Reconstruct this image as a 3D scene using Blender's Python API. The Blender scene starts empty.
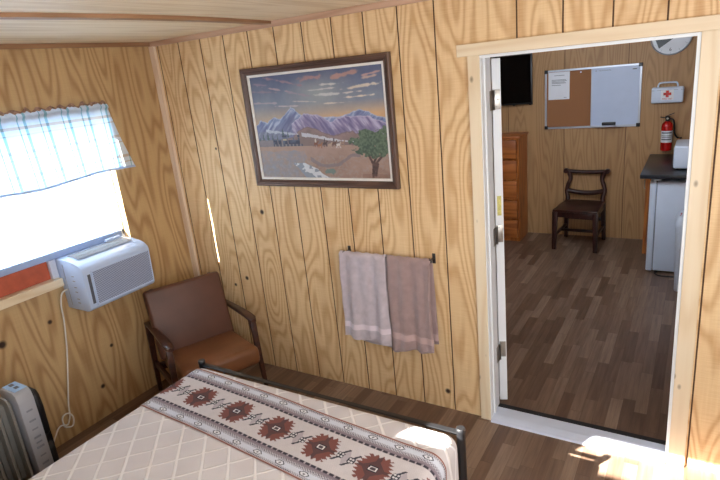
import bpy, bmesh, math, random
import numpy as np
from mathutils import Vector, Matrix, noise as mnoise
random.seed(7)
PI = math.pi
COL = bpy.context.scene.collection
S = bpy.context.scene

# ------------------------------------------------------------------ colour / materials
def lin(c):
    c = c / 255.0
    return c / 12.92 if c <= .04045 else ((c + .055) / 1.055) ** 2.4
def rgb(*c): return (lin(c[0]), lin(c[1]), lin(c[2]), 1.0)

class NT:
    def __init__(s, name):
        s.m = bpy.data.materials.new(name); s.m.use_nodes = True
        s.t = s.m.node_tree; s.b = s.t.nodes['Principled BSDF']; s.out = s.t.nodes['Material Output']
    def n(s, typ, **kw):
        x = s.t.nodes.new(typ)
        for k, v in kw.items(): setattr(x, k, v)
        return x
    def l(s, a, b): s.t.links.new(a, b)
    def math(s, op, a, b=None, c=None):
        x = s.n('ShaderNodeMath', operation=op)
        for i, v in enumerate((a, b, c)):
            if v is None: continue
            if isinstance(v, (int, float)): x.inputs[i].default_value = v
            else: s.l(v, x.inputs[i])
        return x.outputs[0]
    def coord(s, scale=(1, 1, 1), loc=(0, 0, 0), rot=(0, 0, 0)):
        tc = s.n('ShaderNodeTexCoord'); mp = s.n('ShaderNodeMapping')
        mp.inputs['Scale'].default_value = scale; mp.inputs['Location'].default_value = loc
        mp.inputs['Rotation'].default_value = rot
        s.l(tc.outputs['Object'], mp.inputs[0]); return mp.outputs[0]
    def noise(s, vec, scale, detail=2, rough=.5, dist=0):
        x = s.n('ShaderNodeTexNoise'); x.inputs['Scale'].default_value = scale
        x.inputs['Detail'].default_value = detail; x.inputs['Roughness'].default_value = rough
        x.inputs['Distortion'].default_value = dist
        s.l(vec, x.inputs['Vector']); return x.outputs[0]
    def ramp(s, fac, stops):
        x = s.n('ShaderNodeValToRGB'); e = x.color_ramp.elements
        while len(e) < len(stops): e.new(.5)
        for i, (p, c) in enumerate(stops): e[i].position = p; e[i].color = c
        s.l(fac, x.inputs[0]); return x.outputs[0]
    def mix(s, fac, a, b, mode='MIX'):
        x = s.n('ShaderNodeMix', data_type='RGBA', blend_type=mode)
        for i, v in ((0, fac), (6, a), (7, b)):
            if isinstance(v, (int, float, tuple)): x.inputs[i].default_value = v
            else: s.l(v, x.inputs[i])
        return x.outputs[2]
    def bump(s, h, strength, dist=.01):
        x = s.n('ShaderNodeBump'); x.inputs['Strength'].default_value = strength; x.inputs['Distance'].default_value = dist
        s.l(h, x.inputs['Height']); s.l(x.outputs[0], s.b.inputs['Normal'])
    def base(s, c):
        if isinstance(c, tuple): s.b.inputs['Base Color'].default_value = c
        else: s.l(c, s.b.inputs['Base Color'])
    def rough(s, r): s.b.inputs['Roughness'].default_value = r

def plain(name, c, rough=.5, metal=0, var=.08, scale=9, bump=0, bscale=60, spec=None):
    k = NT(name); v = k.coord()
    n = k.noise(v, scale, 3)
    a = tuple(x * (1 - var) for x in c[:3]) + (1,); b = tuple(min(1, x * (1 + var)) for x in c[:3]) + (1,)
    k.base(k.ramp(n, [(.3, a), (.7, b)])); k.rough(rough); k.b.inputs['Metallic'].default_value = metal
    if spec is not None: k.b.inputs['Specular IOR Level'].default_value = spec
    if bump: k.bump(k.noise(v, bscale, 2), bump, .004)
    return k.m

def wood(name, light, dark, axis=2, rings=70, across=5.0, along=.55, rough=.5, contrast=1.0, knots=0, loc=(0, 0, 0), fine=.25, spots=None, cross=0.0):
    """plain-sawn grain: contour lines of a stretched noise field, plus fine streaks"""
    k = NT(name)
    sc = [across] * 3; sc[axis] = along
    v = k.coord(tuple(sc), loc)
    f = k.noise(v, 1.0, 1.5, .45)
    ring = k.math('SINE', k.math('MULTIPLY', f, rings))
    r01 = k.math('MULTIPLY_ADD', k.math('MULTIPLY', k.math('ADD', ring, 1.0), k.math('ADD', ring, 1.0)), .25 * contrast, .5 - .42 * contrast)
    fs = [75.0] * 3; fs[axis] = 2.2
    fn = k.noise(k.coord(tuple(fs), loc), 1.0, 3, .6)
    bs = [2.2] * 3; bs[axis] = .6
    big = k.noise(k.coord(tuple(bs), loc), 1.0, 1)
    g = k.math('ADD', k.math('MULTIPLY', r01, 1 - fine - .25), k.math('ADD', k.math('MULTIPLY', fn, fine), k.math('MULTIPLY', big, .25)))
    if cross:
        cs = [9.0] * 3; cs[axis] = 190.0
        cn = k.noise(k.coord(tuple(cs), loc), 1.0, 1)
        g = k.math('ADD', g, k.math('MULTIPLY', k.math('SUBTRACT', cn, .5), cross))
    col = k.ramp(g, [(.22, light), (.5, tuple((a + b) / 2 for a, b in zip(light, dark))), (.8, dark)])
    if knots:
        ks = [knots] * 3; ks[axis] = knots * .55
        vo = k.n('ShaderNodeTexVoronoi'); vo.inputs['Scale'].default_value = 1.0; vo.inputs['Randomness'].default_value = 1.0
        k.l(k.coord(tuple(ks), loc), vo.inputs['Vector'])
        m = k.ramp(vo.outputs['Distance'], [(.05, (1, 1, 1, 1)), (.13, (0, 0, 0, 1))])
        col = k.mix(m, col, tuple(x * .33 for x in dark[:3]) + (1,))
    for (p, rad) in (spots or []):
        vm = k.n('ShaderNodeVectorMath', operation='DISTANCE'); k.l(k.coord(), vm.inputs[0]); vm.inputs[1].default_value = p
        m = k.ramp(k.math('DIVIDE', vm.outputs['Value'], rad), [(.45, (1, 1, 1, 1)), (1, (0, 0, 0, 1))])
        col = k.mix(m, col, rgb(48, 30, 20))
    k.base(col); k.rough(rough); k.bump(fn, .12, .004)
    return k.m

MT = {}
spotsB = [((.775, 0, 1.19), .022), ((2.051, 0, .121), .022), ((.534, 0, .686), .02), ((.41, 0, .62), .016), ((.45, 0, 1.62), .012)]
spotsL = [((0, -1.415, .765), .03), ((0, -1.135, .776), .018), ((0, -.926, .213), .02), ((0, -.8, .45), .016)]
MT['ply'] = wood('knotty grooved plywood', rgb(240, 212, 166), rgb(196, 151, 102), 2, 105, 4.2, .85, .55, .6, spots=spotsB, cross=.25)
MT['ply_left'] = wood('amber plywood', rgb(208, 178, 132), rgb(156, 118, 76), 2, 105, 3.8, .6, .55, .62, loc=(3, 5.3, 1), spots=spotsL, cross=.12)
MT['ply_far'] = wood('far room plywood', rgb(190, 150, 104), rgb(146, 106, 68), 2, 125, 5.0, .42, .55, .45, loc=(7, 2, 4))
MT['pine'] = wood('raw pine casing', rgb(238, 224, 198), rgb(220, 196, 160), 2, 30, 9, .8, .5, .5, knots=11, loc=(.3, 0, .1))
MT['pine_x'] = wood('raw pine head casing', rgb(238, 224, 198), rgb(220, 196, 160), 0, 30, 9, .8, .5, .5, knots=6)
MT['pine_y'] = wood('raw pine sill', rgb(240, 226, 200), rgb(220, 196, 158), 1, 30, 9, .8, .5, .6)
MT['strip'] = wood('pale corner strip', rgb(246, 226, 204), rgb(226, 198, 170), 2, 30, 9, .8, .5, .6)
MT['cove'] = wood('pinkish ceiling trim', rgb(212, 176, 150), rgb(178, 138, 112), 0, 30, 9, .8, .5, .6)
MT['batten'] = wood('brown ceiling batten', rgb(172, 132, 98), rgb(136, 100, 72), 1, 30, 9, .8, .5, .6)
MT['ceil'] = wood('pale oak ceiling panel', rgb(246, 230, 202), rgb(220, 198, 164), 1, 40, 7, .5, .5, .7)
MT['orange_wood'] = wood('orange pine furniture', rgb(190, 116, 56), rgb(142, 76, 34), 2, 40, 8, .7, .35, .8)
MT['orange_wood_x'] = wood('orange pine drawer front', rgb(190, 112, 52), rgb(140, 74, 32), 0, 40, 8, .7, .35, .8)
MT['mahogany'] = wood('dark mahogany', rgb(62, 30, 25), rgb(36, 16, 14), 2, 30, 10, .8, .3, .6)
MT['walnut'] = wood('dark walnut frame', rgb(76, 42, 30), rgb(40, 20, 15), 1, 30, 12, 1, .35, .6)
MT['frame_wood'] = wood('dark picture frame wood', rgb(104, 78, 66), rgb(64, 46, 40), 0, 40, 14, .8, .4, .7)
MT['frame_wood_v'] = wood('dark picture frame wood upright', rgb(104, 78, 66), rgb(64, 46, 40), 2, 40, 14, .8, .4, .7)
MT['vinyl'] = plain('brown vinyl', rgb(88, 54, 40), .5, var=.2, scale=5, bump=.15, bscale=160)
MT['vinyl_seat'] = plain('lighter brown vinyl', rgb(122, 78, 48), .42, var=.2, scale=5, bump=.15, bscale=160)
MT['white'] = plain('white painted wood', rgb(232, 236, 240), .4, var=.02)
MT['plastic'] = plain('white moulded plastic', rgb(208, 218, 236), .35, var=.02)
MT['plastic_grey'] = plain('grey plastic', rgb(150, 155, 166), .45, var=.04)
MT['slot'] = plain('dark slot grey', rgb(84, 90, 104), .5, var=.05)
MT['black'] = plain('black plastic', rgb(20, 20, 22), .4, var=.1)
MT['black_metal'] = plain('black enamelled steel', rgb(14, 15, 19), .42, 0, var=.1, spec=1.0)
MT['screen'] = plain('black glass screen', rgb(8, 8, 10), .12, var=.05)
MT['worktop'] = plain('black laminate worktop', rgb(30, 33, 40), .3, var=.25, scale=60)
MT['steel'] = plain('brushed steel', rgb(176, 172, 165), .35, .9, var=.05)
MT['alu'] = plain('aluminium frame', rgb(190, 194, 204), .35, .5, var=.03)
MT['threshold'] = plain('white threshold', rgb(206, 214, 232), .45, var=.04)
MT['red'] = plain('red enamel', rgb(190, 24, 22), .25, var=.05)
MT['red_board'] = plain('red brown painted board', rgb(186, 92, 66), .6, var=.18, scale=14)
MT['heater_grey'] = plain('dark grey enamel', rgb(128, 126, 122), .35, var=.05)
MT['heater_panel'] = plain('silver grey panel', rgb(170, 172, 180), .4, var=.04)
MT['blue_label'] = plain('pale blue display', rgb(168, 204, 240), .3, var=.05)
MT['ink'] = plain('dark ink', rgb(40, 42, 52), .6, var=.1)
MT['grey_ink'] = plain('grey ink', rgb(108, 110, 120), .6, var=.1)
MT['paper'] = plain('white paper', rgb(232, 234, 240), .7, var=.02)
MT['board'] = plain('glossy white marker board', rgb(196, 208, 232), .18, var=.02)
MT['cork'] = plain('brown cork', rgb(150, 102, 66), .85, var=.14, scale=160, bump=.2, bscale=300)
MT['cream'] = plain('cream picture liner', rgb(226, 222, 216), .6, var=.04)
MT['mattress'] = plain('white mattress ticking', rgb(220, 216, 210), .8, var=.04)
MT['cord'] = plain('white cord', rgb(226, 222, 216), .5, var=.03)
MT['yellow'] = plain('yellow sticker', rgb(208, 200, 120), .6, var=.2, scale=120)
MT['clock_face'] = plain('clock face', rgb(214, 216, 222), .4, var=.02)
MT['shaded_rail'] = plain('blue shaded rail', rgb(160, 184, 226), .45, var=.03)  # blue shading at the window's lower edge, put into the rail's colour
MT['mark'] = plain('faint grey print', rgb(136, 138, 146), .6, var=.1)
MT['ac_white'] = plain('bluish white moulded plastic', rgb(192, 212, 244), .35, var=.02)
MT['rubber'] = plain('black rubber seal', rgb(26, 28, 36), .6, var=.1)

def floor_mat():
    k = NT('vinyl strip floor'); tc = k.n('ShaderNodeTexCoord'); sp = k.n('ShaderNodeSeparateXYZ'); k.l(tc.outputs['Object'], sp.inputs[0])
    W, L = .066, .46
    cx = k.math('DIVIDE', sp.outputs[0], W); ci = k.math('FLOOR', cx)
    w1 = k.n('ShaderNodeTexWhiteNoise', noise_dimensions='1D'); k.l(ci, w1.inputs['W'])
    yy = k.math('ADD', k.math('DIVIDE', sp.outputs[1], L), k.math('MULTIPLY', w1.outputs['Value'], 7.3)); ri = k.math('FLOOR', yy)
    cb = k.n('ShaderNodeCombineXYZ'); k.l(ci, cb.inputs[0]); k.l(ri, cb.inputs[1])
    w2 = k.n('ShaderNodeTexWhiteNoise', noise_dimensions='3D'); k.l(cb.outputs[0], w2.inputs['Vector'])
    ad = k.n('ShaderNodeVectorMath', operation='MULTIPLY_ADD'); k.l(w2.outputs['Color'], ad.inputs[0]); ad.inputs[1].default_value = (9, 9, 9); 
    mp = k.coord((55, 3.0, 1)); k.l(mp, ad.inputs[2])
    g = k.noise(ad.outputs[0], 1, 4, .65)
    c = k.ramp(w2.outputs['Value'], [(0, rgb(106, 80, 65)), (.35, rgb(124, 98, 82)), (.7, rgb(138, 113, 96)), (1, rgb(154, 130, 112))])
    c = k.mix(.75, c, k.ramp(g, [(.3, (.45, .43, .42, 1)), (.7, (1.0, 1.0, 1.0, 1))]), 'MULTIPLY')
    fx = k.math('FRACT', cx); fy = k.math('FRACT', yy)
    ex = k.math('LESS_THAN', fx, .03); ey = k.math('LESS_THAN', fy, .006)
    c = k.mix(k.math('MULTIPLY', k.math('MAXIMUM', ex, ey), .45), c, rgb(60, 44, 36))
    k.base(c); k.rough(.36); k.bump(g, .06, .002)
    return k.m
MT['floor'] = floor_mat()

def spread_mat():
    k = NT('cream tufted bedspread'); tc = k.n('ShaderNodeTexCoord')
    def lines(nx, ny, sp, off):
        d = k.n('ShaderNodeVectorMath', operation='DOT_PRODUCT'); k.l(tc.outputs['Object'], d.inputs[0]); d.inputs[1].default_value = (nx / sp, ny / sp, .12 / sp)
        f = k.math('FRACT', k.math('ADD', d.outputs['Value'], off)); return k.math('ABSOLUTE', k.math('SUBTRACT', f, .5))
    fa = lines(.751, .66, .106, .2); fb = lines(.721, -.69, .106, .1)
    ma = k.ramp(fa, [(.0, (1, 1, 1, 1)), (.045, (.9, .9, .9, 1)), (.075, (0, 0, 0, 1))])
    mb = k.ramp(fb, [(.0, (1, 1, 1, 1)), (.03, (.9, .9, .9, 1)), (.055, (0, 0, 0, 1))])
    m = k.math('MAXIMUM', ma, mb)
    wv = k.noise(k.coord(), 230, 2, .6)
    col = k.mix(m, k.ramp(k.noise(k.coord(), 6, 2), [(.3, rgb(200, 194, 196)), (.7, rgb(211, 205, 206))]), rgb(232, 228, 228))
    h = k.math('ADD', m, k.math('MULTIPLY', wv, .45))
    k.base(col); k.rough(.9); k.bump(h, .6, .006)
    k.b.inputs['Sheen Weight'].default_value = .2
    return k.m
MT['spread'] = spread_mat()

def vcol(name, rough=.7, bump=0, bscale=300):
    k = NT(name); a = k.n('ShaderNodeAttribute', attribute_name='paint')
    n = k.noise(k.coord(), 40, 2)
    k.base(k.mix(.25, a.outputs['Color'], k.ramp(n, [(.3, (.75, .75, .75, 1)), (.7, (1, 1, 1, 1))]), 'MULTIPLY')); k.rough(rough)
    if bump: k.bump(k.noise(k.coord(), bscale, 2), bump, .003)
    return k.m
MT['woven'] = vcol('woven runner', .9, .5, 420)
MT['painting'] = vcol('painted canvas', .5, .15, 220)

def towel_mat(name, c, band):
    k = NT(name); tc = k.n('ShaderNodeTexCoord'); sp = k.n('ShaderNodeSeparateXYZ'); k.l(tc.outputs['Object'], sp.inputs[0])
    z = sp.outputs[2]
    inb = k.math('MULTIPLY', k.math('GREATER_THAN', z, band[0]), k.math('LESS_THAN', z, band[1]))
    n = k.noise(k.coord(), 26, 3); n2 = k.noise(k.coord(), 420, 2)
    dark = tuple(x * .82 for x in c[:3]) + (1,); lt = tuple(min(1, x * 1.22) for x in c[:3]) + (1,)
    k.base(k.mix(inb, k.ramp(n, [(.3, dark), (.7, c)]), lt)); k.rough(.95)
    k.bump(k.math('MULTIPLY', n2, k.math('SUBTRACT', 1.0, inb)), .7, .006); k.b.inputs['Sheen Weight'].default_value = .3
    return k.m
MT['towel_grey'] = towel_mat('grey lavender terry', rgb(206, 194, 202), (-.475, -.44))
MT['towel_mauve'] = towel_mat('mauve brown terry', rgb(176, 150, 148), (-.495, -.455))

def translucent(name, c, amount, pattern=None):
    k = NT(name); tr = k.n('ShaderNodeBsdfTranslucent'); mx = k.n('ShaderNodeMixShader')
    n = k.noise(k.coord(), 30, 2)
    col = k.ramp(n, [(.3, tuple(x * .95 for x in c[:3]) + (1,)), (.7, c)])
    if pattern == 'plaid':
        tc = k.n('ShaderNodeTexCoord'); sp = k.n('ShaderNodeSeparateXYZ'); k.l(tc.outputs['Object'], sp.inputs[0])
        def stripes(v, per, w, off):
            f = k.math('FRACT', k.math('ADD', k.math('DIVIDE', v, per), off)); return k.math('LESS_THAN', f, w)
        a = k.math('MAXIMUM', stripes(sp.outputs[1], .13, .13, .2), stripes(sp.outputs[1], .13, .05, .45))
        b = k.math('MAXIMUM', stripes(sp.outputs[2], .13, .13, .3), stripes(sp.outputs[2], .13, .05, .55))
        col = k.mix(k.math('MULTIPLY', a, .7), col, rgb(96, 176, 196)); col = k.mix(k.math('MULTIPLY', b, .5), col, rgb(190, 150, 100))
        col = k.mix(k.math('MULTIPLY', k.math('MULTIPLY', a, b), .6), col, rgb(90, 130, 150))
    k.base(col); k.rough(.8); k.l(col, tr.inputs[0]); mx.inputs[0].default_value = amount
    k.l(k.b.outputs[0], mx.inputs[1]); k.l(tr.outputs[0], mx.inputs[2]); k.l(mx.outputs[0], k.out.inputs[0])
    return k.m
MT['slat'] = translucent('white blind slat', (.84, .90, .97, 1), .36)
MT['sheer'] = translucent('white plaid sheer', (.74, .84, .97, 1), .45, 'plaid')
MT['hem'] = translucent('blue hem', (.42, .54, .78, 1), .12)
def glass():
    k = NT('clear glass'); tr = k.n('ShaderNodeBsdfTransparent'); gl = k.n('ShaderNodeBsdfGlossy'); mx = k.n('ShaderNodeMixShader')
    gl.inputs['Roughness'].default_value = .02; tr.inputs[0].default_value = (.95, .97, .97, 1)
    mx.inputs[0].default_value = .06; k.l(tr.outputs[0], mx.inputs[1]); k.l(gl.outputs[0], mx.inputs[2]); k.l(mx.outputs[0], k.out.inputs[0])
    return k.m
MT['glass'] = glass()
def grille_mat():
    k = NT('perforated grille'); tc = k.n('ShaderNodeTexCoord'); sp = k.n('ShaderNodeSeparateXYZ'); k.l(tc.outputs['Object'], sp.inputs[0])
    P = .0135
    rz = k.math('DIVIDE', sp.outputs[2], P * .5); par = k.math('MULTIPLY', k.math('MODULO', k.math('ABSOLUTE', k.math('FLOOR', rz)), 2.0), .5)
    fy = k.math('SUBTRACT', k.math('FRACT', k.math('ADD', k.math('DIVIDE', sp.outputs[1], P), par)), .5)
    fz = k.math('SUBTRACT', k.math('FRACT', rz), .5)
    d = k.math('SQRT', k.math('ADD', k.math('POWER', k.math('ABSOLUTE', fy), 2.0), k.math('POWER', k.math('ABSOLUTE', k.math('MULTIPLY', fz, .5)), 2.0)))
    m = k.ramp(d, [(.2, (1, 1, 1, 1)), (.27, (0, 0, 0, 1))])
    k.base(k.mix(m, rgb(172, 186, 216), rgb(88, 98, 126))); k.rough(.5); return k.m
MT['grille'] = grille_mat()

# ------------------------------------------------------------------ geometry helpers
def B(): return bmesh.new()
def add_box(bm, lo, hi, bev=0, seg=2, mtx=None, mi=0):
    r = bmesh.ops.create_cube(bm, size=1.0)
    vs = r['verts']; c = [(a + b) / 2 for a, b in zip(lo, hi)]; d = [abs(b - a) for a, b in zip(lo, hi)]
    for v in vs: v.co = Vector((v.co.x * d[0] + c[0], v.co.y * d[1] + c[1], v.co.z * d[2] + c[2]))
    if mtx is not None:
        for v in vs: v.co = mtx @ v.co
    fs = {f for v in vs for f in v.link_faces}
    for f in fs: f.material_index = mi
    if bev:
        es = list({e for v in vs for e in v.link_edges})
        rb = bmesh.ops.bevel(bm, geom=es, offset=bev, segments=seg, profile=.5, affect='EDGES')
        for f in rb['faces']: f.material_index = mi
    return vs
def frame_of(d):
    d = d.normalized(); up = Vector((0, 0, 1)) if abs(d.z) < .95 else Vector((1, 0, 0))
    x = d.cross(up).normalized(); y = x.cross(d).normalized(); return x, y
def add_tube(bm, pts, rad, n=10, cap=True, closed=False):
    pts = [Vector(p) for p in pts]; N = len(pts)
    rads = rad if isinstance(rad, (list, tuple)) else [rad] * N
    rings = []; px = None
    for i, p in enumerate(pts):
        a = pts[i - 1] if (i > 0 or closed) else p; b = pts[(i + 1) % N] if (i < N - 1 or closed) else p
        d = (b - a).normalized()
        if px is None: x, y = frame_of(d)
        else:
            x = (px - d * px.dot(d))
            if x.length < 1e-5: x, _ = frame_of(d)
            x.normalize(); y = d.cross(x).normalized()
        px = x
        rings.append([bm.verts.new(p + (x * math.cos(2 * PI * k / n) + y * math.sin(2 * PI * k / n)) * rads[i]) for k in range(n)])
    M_ = N if closed else N - 1
    for i in range(M_):
        r0, r1 = rings[i], rings[(i + 1) % N]
        for k in range(n): bm.faces.new((r0[k], r0[(k + 1) % n], r1[(k + 1) % n], r1[k]))
    if cap and not closed:
        bm.faces.new(rings[0]); bm.faces.new(rings[-1])
def add_bar(bm, a, b, w0, w1=None, t0=None, t1=None, bev=0):
    """tapered rectangular bar between two points"""
    a, b = Vector(a), Vector(b); w1 = w0 if w1 is None else w1; t0 = w0 if t0 is None else t0; t1 = t0 if t1 is None else t1
    x, y = frame_of(b - a); V = []
    for p, w, t in ((a, w0, t0), (b, w1, t1)):
        for sx, sy in ((-1, -1), (1, -1), (1, 1), (-1, 1)): V.append(bm.verts.new(p + x * sx * w / 2 + y * sy * t / 2))
    fs = [(0, 1, 2, 3), (4, 5, 6, 7), (0, 1, 5, 4), (1, 2, 6, 5), (2, 3, 7, 6), (3, 0, 4, 7)]
    for f in fs: bm.faces.new([V[i] for i in f])
    if bev:
        es = list({e for v in V for e in v.link_edges}); bmesh.ops.bevel(bm, geom=es, offset=bev, segments=2, profile=.5, affect='EDGES')
def add_lathe(bm, prof, n=28, axis='z', c=(0, 0, 0), cap=True):
    c = Vector(c); rings = []
    for r, h in prof:
        ring = []
        for k in range(n):
            a = 2 * PI * k / n; u, v = r * math.cos(a), r * math.sin(a)
            p = {'z': Vector((u, v, h)), 'y': Vector((u, h, v)), 'x': Vector((h, u, v))}[axis]
            ring.append(bm.verts.new(c + p))
        rings.append(ring)
    for a, b in zip(rings, rings[1:]):
        for k in range(n): bm.faces.new((a[k], a[(k + 1) % n], b[(k + 1) % n], b[k]))
    if cap: bm.faces.new(rings[0]); bm.faces.new(rings[-1])
def add_prism(bm, poly, h0, h1, axis='y', bev=0, seg=2):
    def P(u, v, h): return {'y': (u, h, v), 'x': (h, u, v), 'z': (u, v, h)}[axis]
    a = [bm.verts.new(P(u, v, h0)) for u, v in poly]; b = [bm.verts.new(P(u, v, h1)) for u, v in poly]
    n = len(poly); bm.faces.new(a); bm.faces.new(b)
    for i in range(n): bm.faces.new((a[i], a[(i + 1) % n], b[(i + 1) % n], b[i]))
    if bev:
        es = [e for v in a + b for e in v.link_edges]; es = list(set(es))
        bmesh.ops.bevel(bm, geom=es, offset=bev, segments=seg, profile=.5, affect='EDGES')
def add_sphere(bm, c, r, sc=(1, 1, 1), u=18, v=12):
    q = bmesh.ops.create_uvsphere(bm, u_segments=u, v_segments=v, radius=r)
    for x in q['verts']: x.co = Vector((x.co.x * sc[0] + c[0], x.co.y * sc[1] + c[1], x.co.z * sc[2] + c[2]))

def obj(name, bm, mats, parent=None, smooth=30, off=None, kind=None, label=None):
    """link one mesh object; off is subtracted from the vertices (mesh written in world space)"""
    if off is not None:
        o_ = Vector(off)
        for v in bm.verts: v.co -= o_
    bmesh.ops.recalc_face_normals(bm, faces=bm.faces[:])
    me = bpy.data.meshes.new(name); bm.to_mesh(me); bm.free()
    for m in (mats if isinstance(mats, list) else [mats]): me.materials.append(m)
    if smooth:
        for p in me.polygons: p.use_smooth = True
        try: me.set_sharp_from_angle(angle=math.radians(smooth))
        except Exception: pass
    o = bpy.data.objects.new(name, me); COL.objects.link(o)
    if parent is not None: o.parent = parent
    if kind: o['kind'] = kind
    if label: o['label'] = label
    return o
def thing(name, label, cat, loc=(0, 0, 0), rz=0, group=None):
    o = bpy.data.objects.new(name, None); COL.objects.link(o); o.empty_display_size = .1
    o.location = loc; o.rotation_euler = (0, 0, rz); o['label'] = label; o['category'] = cat
    if group: o['group'] = group
    return o
def tag(o, label, cat, group=None):
    o['label'] = label; o['category'] = cat
    if group: o['group'] = group
    return o
def sroot(name, loc=(0, 0, 0), label=None):
    o = bpy.data.objects.new(name, None); COL.objects.link(o); o.location = loc; o['kind'] = 'structure'
    if label: o['label'] = label
    return o
def struct(name, bm, m, label=None, smooth=0):
    return obj(name, bm, m, None, smooth, kind='structure', label=label)
def text_mesh(name, body, size, m, parent, loc, rot, depth=.0006):
    cu = bpy.data.curves.new(name, 'FONT'); cu.body = body; cu.size = size; cu.align_x = 'CENTER'; cu.align_y = 'CENTER'; cu.extrude = depth
    t = bpy.data.objects.new(name + '_tmp', cu); COL.objects.link(t)
    dg = bpy.context.evaluated_depsgraph_get(); me = bpy.data.meshes.new_from_object(t.evaluated_get(dg))
    bpy.data.objects.remove(t)
    me.materials.clear(); me.materials.append(m); me.name = name
    o = bpy.data.objects.new(name, me); COL.objects.link(o); o.parent = parent; o.location = loc; o.rotation_euler = rot
    return o

# ------------------------------------------------------------------ the setting
CEIL = 2.352; D = 3.634; XR = 4.2; YR = -3.0
HX0, HX1, HZ = 2.300, 3.232, 2.042
bm = B(); add_box(bm, (-.12, YR - .12, -.06), (XR + .12, D + .12, 0)); struct('floor', bm, MT['floor'], 'grey brown wood strip vinyl floor')
bm = B(); add_box(bm, (-.2, YR - .2, CEIL), (XR + .2, D + .2, CEIL + .08)); struct('ceiling', bm, MT['ceil'], 'pale oak panelled ceiling')

def grooved(bm, x0, x1, z0, z1, yf, yb, start=.0675, step=.2025, gw=.007, gd=.006):
    xs = [(x0, yf)]
    k = math.ceil((x0 + gw - start) / step)
    while start + k * step < x1 - gw:
        g = start + k * step
        xs += [(g - gw / 2, yf), (g - gw / 2 + .001, yf + gd), (g + gw / 2 - .001, yf + gd), (g + gw / 2, yf)]; k += 1
    xs += [(x1, yf), (x1, yb), (x0, yb)]
    n0 = len(bm.faces); add_prism(bm, xs, z0, z1, 'z'); bm.faces.ensure_lookup_table()
    for f_ in bm.faces[n0:]:
        c_ = f_.calc_center_median()
        if yf + .0003 < c_.y < yf + gd + .001 and len(f_.verts) == 4: f_.material_index = 1
MT['groove'] = plain('shadowed groove', rgb(92, 62, 38), .8, var=.2)
bm = B()
grooved(bm, -.12, HX0, 0, CEIL, 0, .12); grooved(bm, HX0, HX1, HZ, CEIL, 0, .12); grooved(bm, HX1, XR + .12, 0, CEIL, 0, .12)
struct('wall_back', bm, [MT['ply'], MT['groove']], 'grooved golden plywood wall with knots')
# left wall with the window opening
WY0, WY1, WZ0, WZ1 = -1.80, -.478, .985, 1.96
bm = B()
for lo, hi in (((-.12, YR, 0), (0, WY0, CEIL)), ((-.12, WY1, 0), (0, 0, CEIL)), ((-.12, WY0, 0), (0, WY1, WZ0)), ((-.12, WY0, WZ1), (0, WY1, CEIL))): add_box(bm, lo, hi)
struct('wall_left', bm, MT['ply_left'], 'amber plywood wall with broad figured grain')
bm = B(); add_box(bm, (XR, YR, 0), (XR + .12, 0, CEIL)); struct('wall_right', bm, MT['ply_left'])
# unseen rear wall; its high opening is cut to shape the sun patches
TX0, TX1, TZ0, TZ1 = 1.12, 2.05, 2.015, 2.275
bm = B()
for lo, hi in (((-.12, YR - .03, 0), (TX0, YR, CEIL)), ((TX1, YR - .03, 0), (XR + .12, YR, CEIL)), ((TX0, YR - .03, 0), (TX1, YR, TZ0)), ((TX0, YR - .03, TZ1), (TX1, YR, CEIL))): add_box(bm, lo, hi)
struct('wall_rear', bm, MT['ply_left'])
# the room beyond the door
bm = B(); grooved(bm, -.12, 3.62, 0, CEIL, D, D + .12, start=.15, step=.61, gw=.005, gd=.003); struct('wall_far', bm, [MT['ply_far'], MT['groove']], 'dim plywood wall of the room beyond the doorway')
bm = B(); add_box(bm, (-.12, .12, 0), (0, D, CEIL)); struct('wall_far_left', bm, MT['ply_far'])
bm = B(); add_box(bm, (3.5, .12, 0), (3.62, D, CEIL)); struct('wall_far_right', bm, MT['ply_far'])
bm = B(); add_box(bm, (3.165, 3.60, .93), (3.21, D, CEIL), .003); struct('trim_6', bm, MT['orange_wood'], 'orange brown wood strip on the far wall')

# trims of the ceiling and corner
bm = B(); add_box(bm, (.0, -.022, 0), (.05, 0, CEIL - .03), .003); struct('trim_1', bm, MT['strip'], 'pale wood strip in the wall corner')
bm = B(); add_box(bm, (.0, -.02, CEIL - .032), (XR, 0, CEIL), .003); struct('trim_2', bm, MT['cove'], 'pinkish wood strip along the ceiling edge of the back wall')
bm = B(); add_box(bm, (.0, YR, CEIL - .026), (.02, -.02, CEIL), .003); struct('trim_3', bm, MT['batten'], 'brown wood strip along the ceiling edge of the window wall')
bm = B()
cen = [(-3.0, .96), (-2.4, .99), (-1.5, 1.05), (-1.03, 1.115), (-.58, 1.115), (-.3, 1.095), (-.021, 1.06)]
for (y0, x0), (y1, x1) in zip(cen, cen[1:]):
    vs = [bm.verts.new(p) for p in ((x0 - .03, y0, CEIL), (x0 + .03, y0, CEIL), (x1 + .03, y1, CEIL), (x1 - .03, y1, CEIL), (x0 - .03, y0, CEIL - .016), (x0 + .03, y0, CEIL - .016), (x1 + .03, y1, CEIL - .016), (x1 - .03, y1, CEIL - .016))]
    for f in ((0, 1, 2, 3), (4, 5, 6, 7), (0, 3, 7, 4), (1, 2, 6, 5)): bm.faces.new([vs[i] for i in f])
bmesh.ops.remove_doubles(bm, verts=bm.verts[:], dist=1e-5)
struct('trim_4', bm, MT['batten'], 'brown wood batten across the ceiling')

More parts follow.
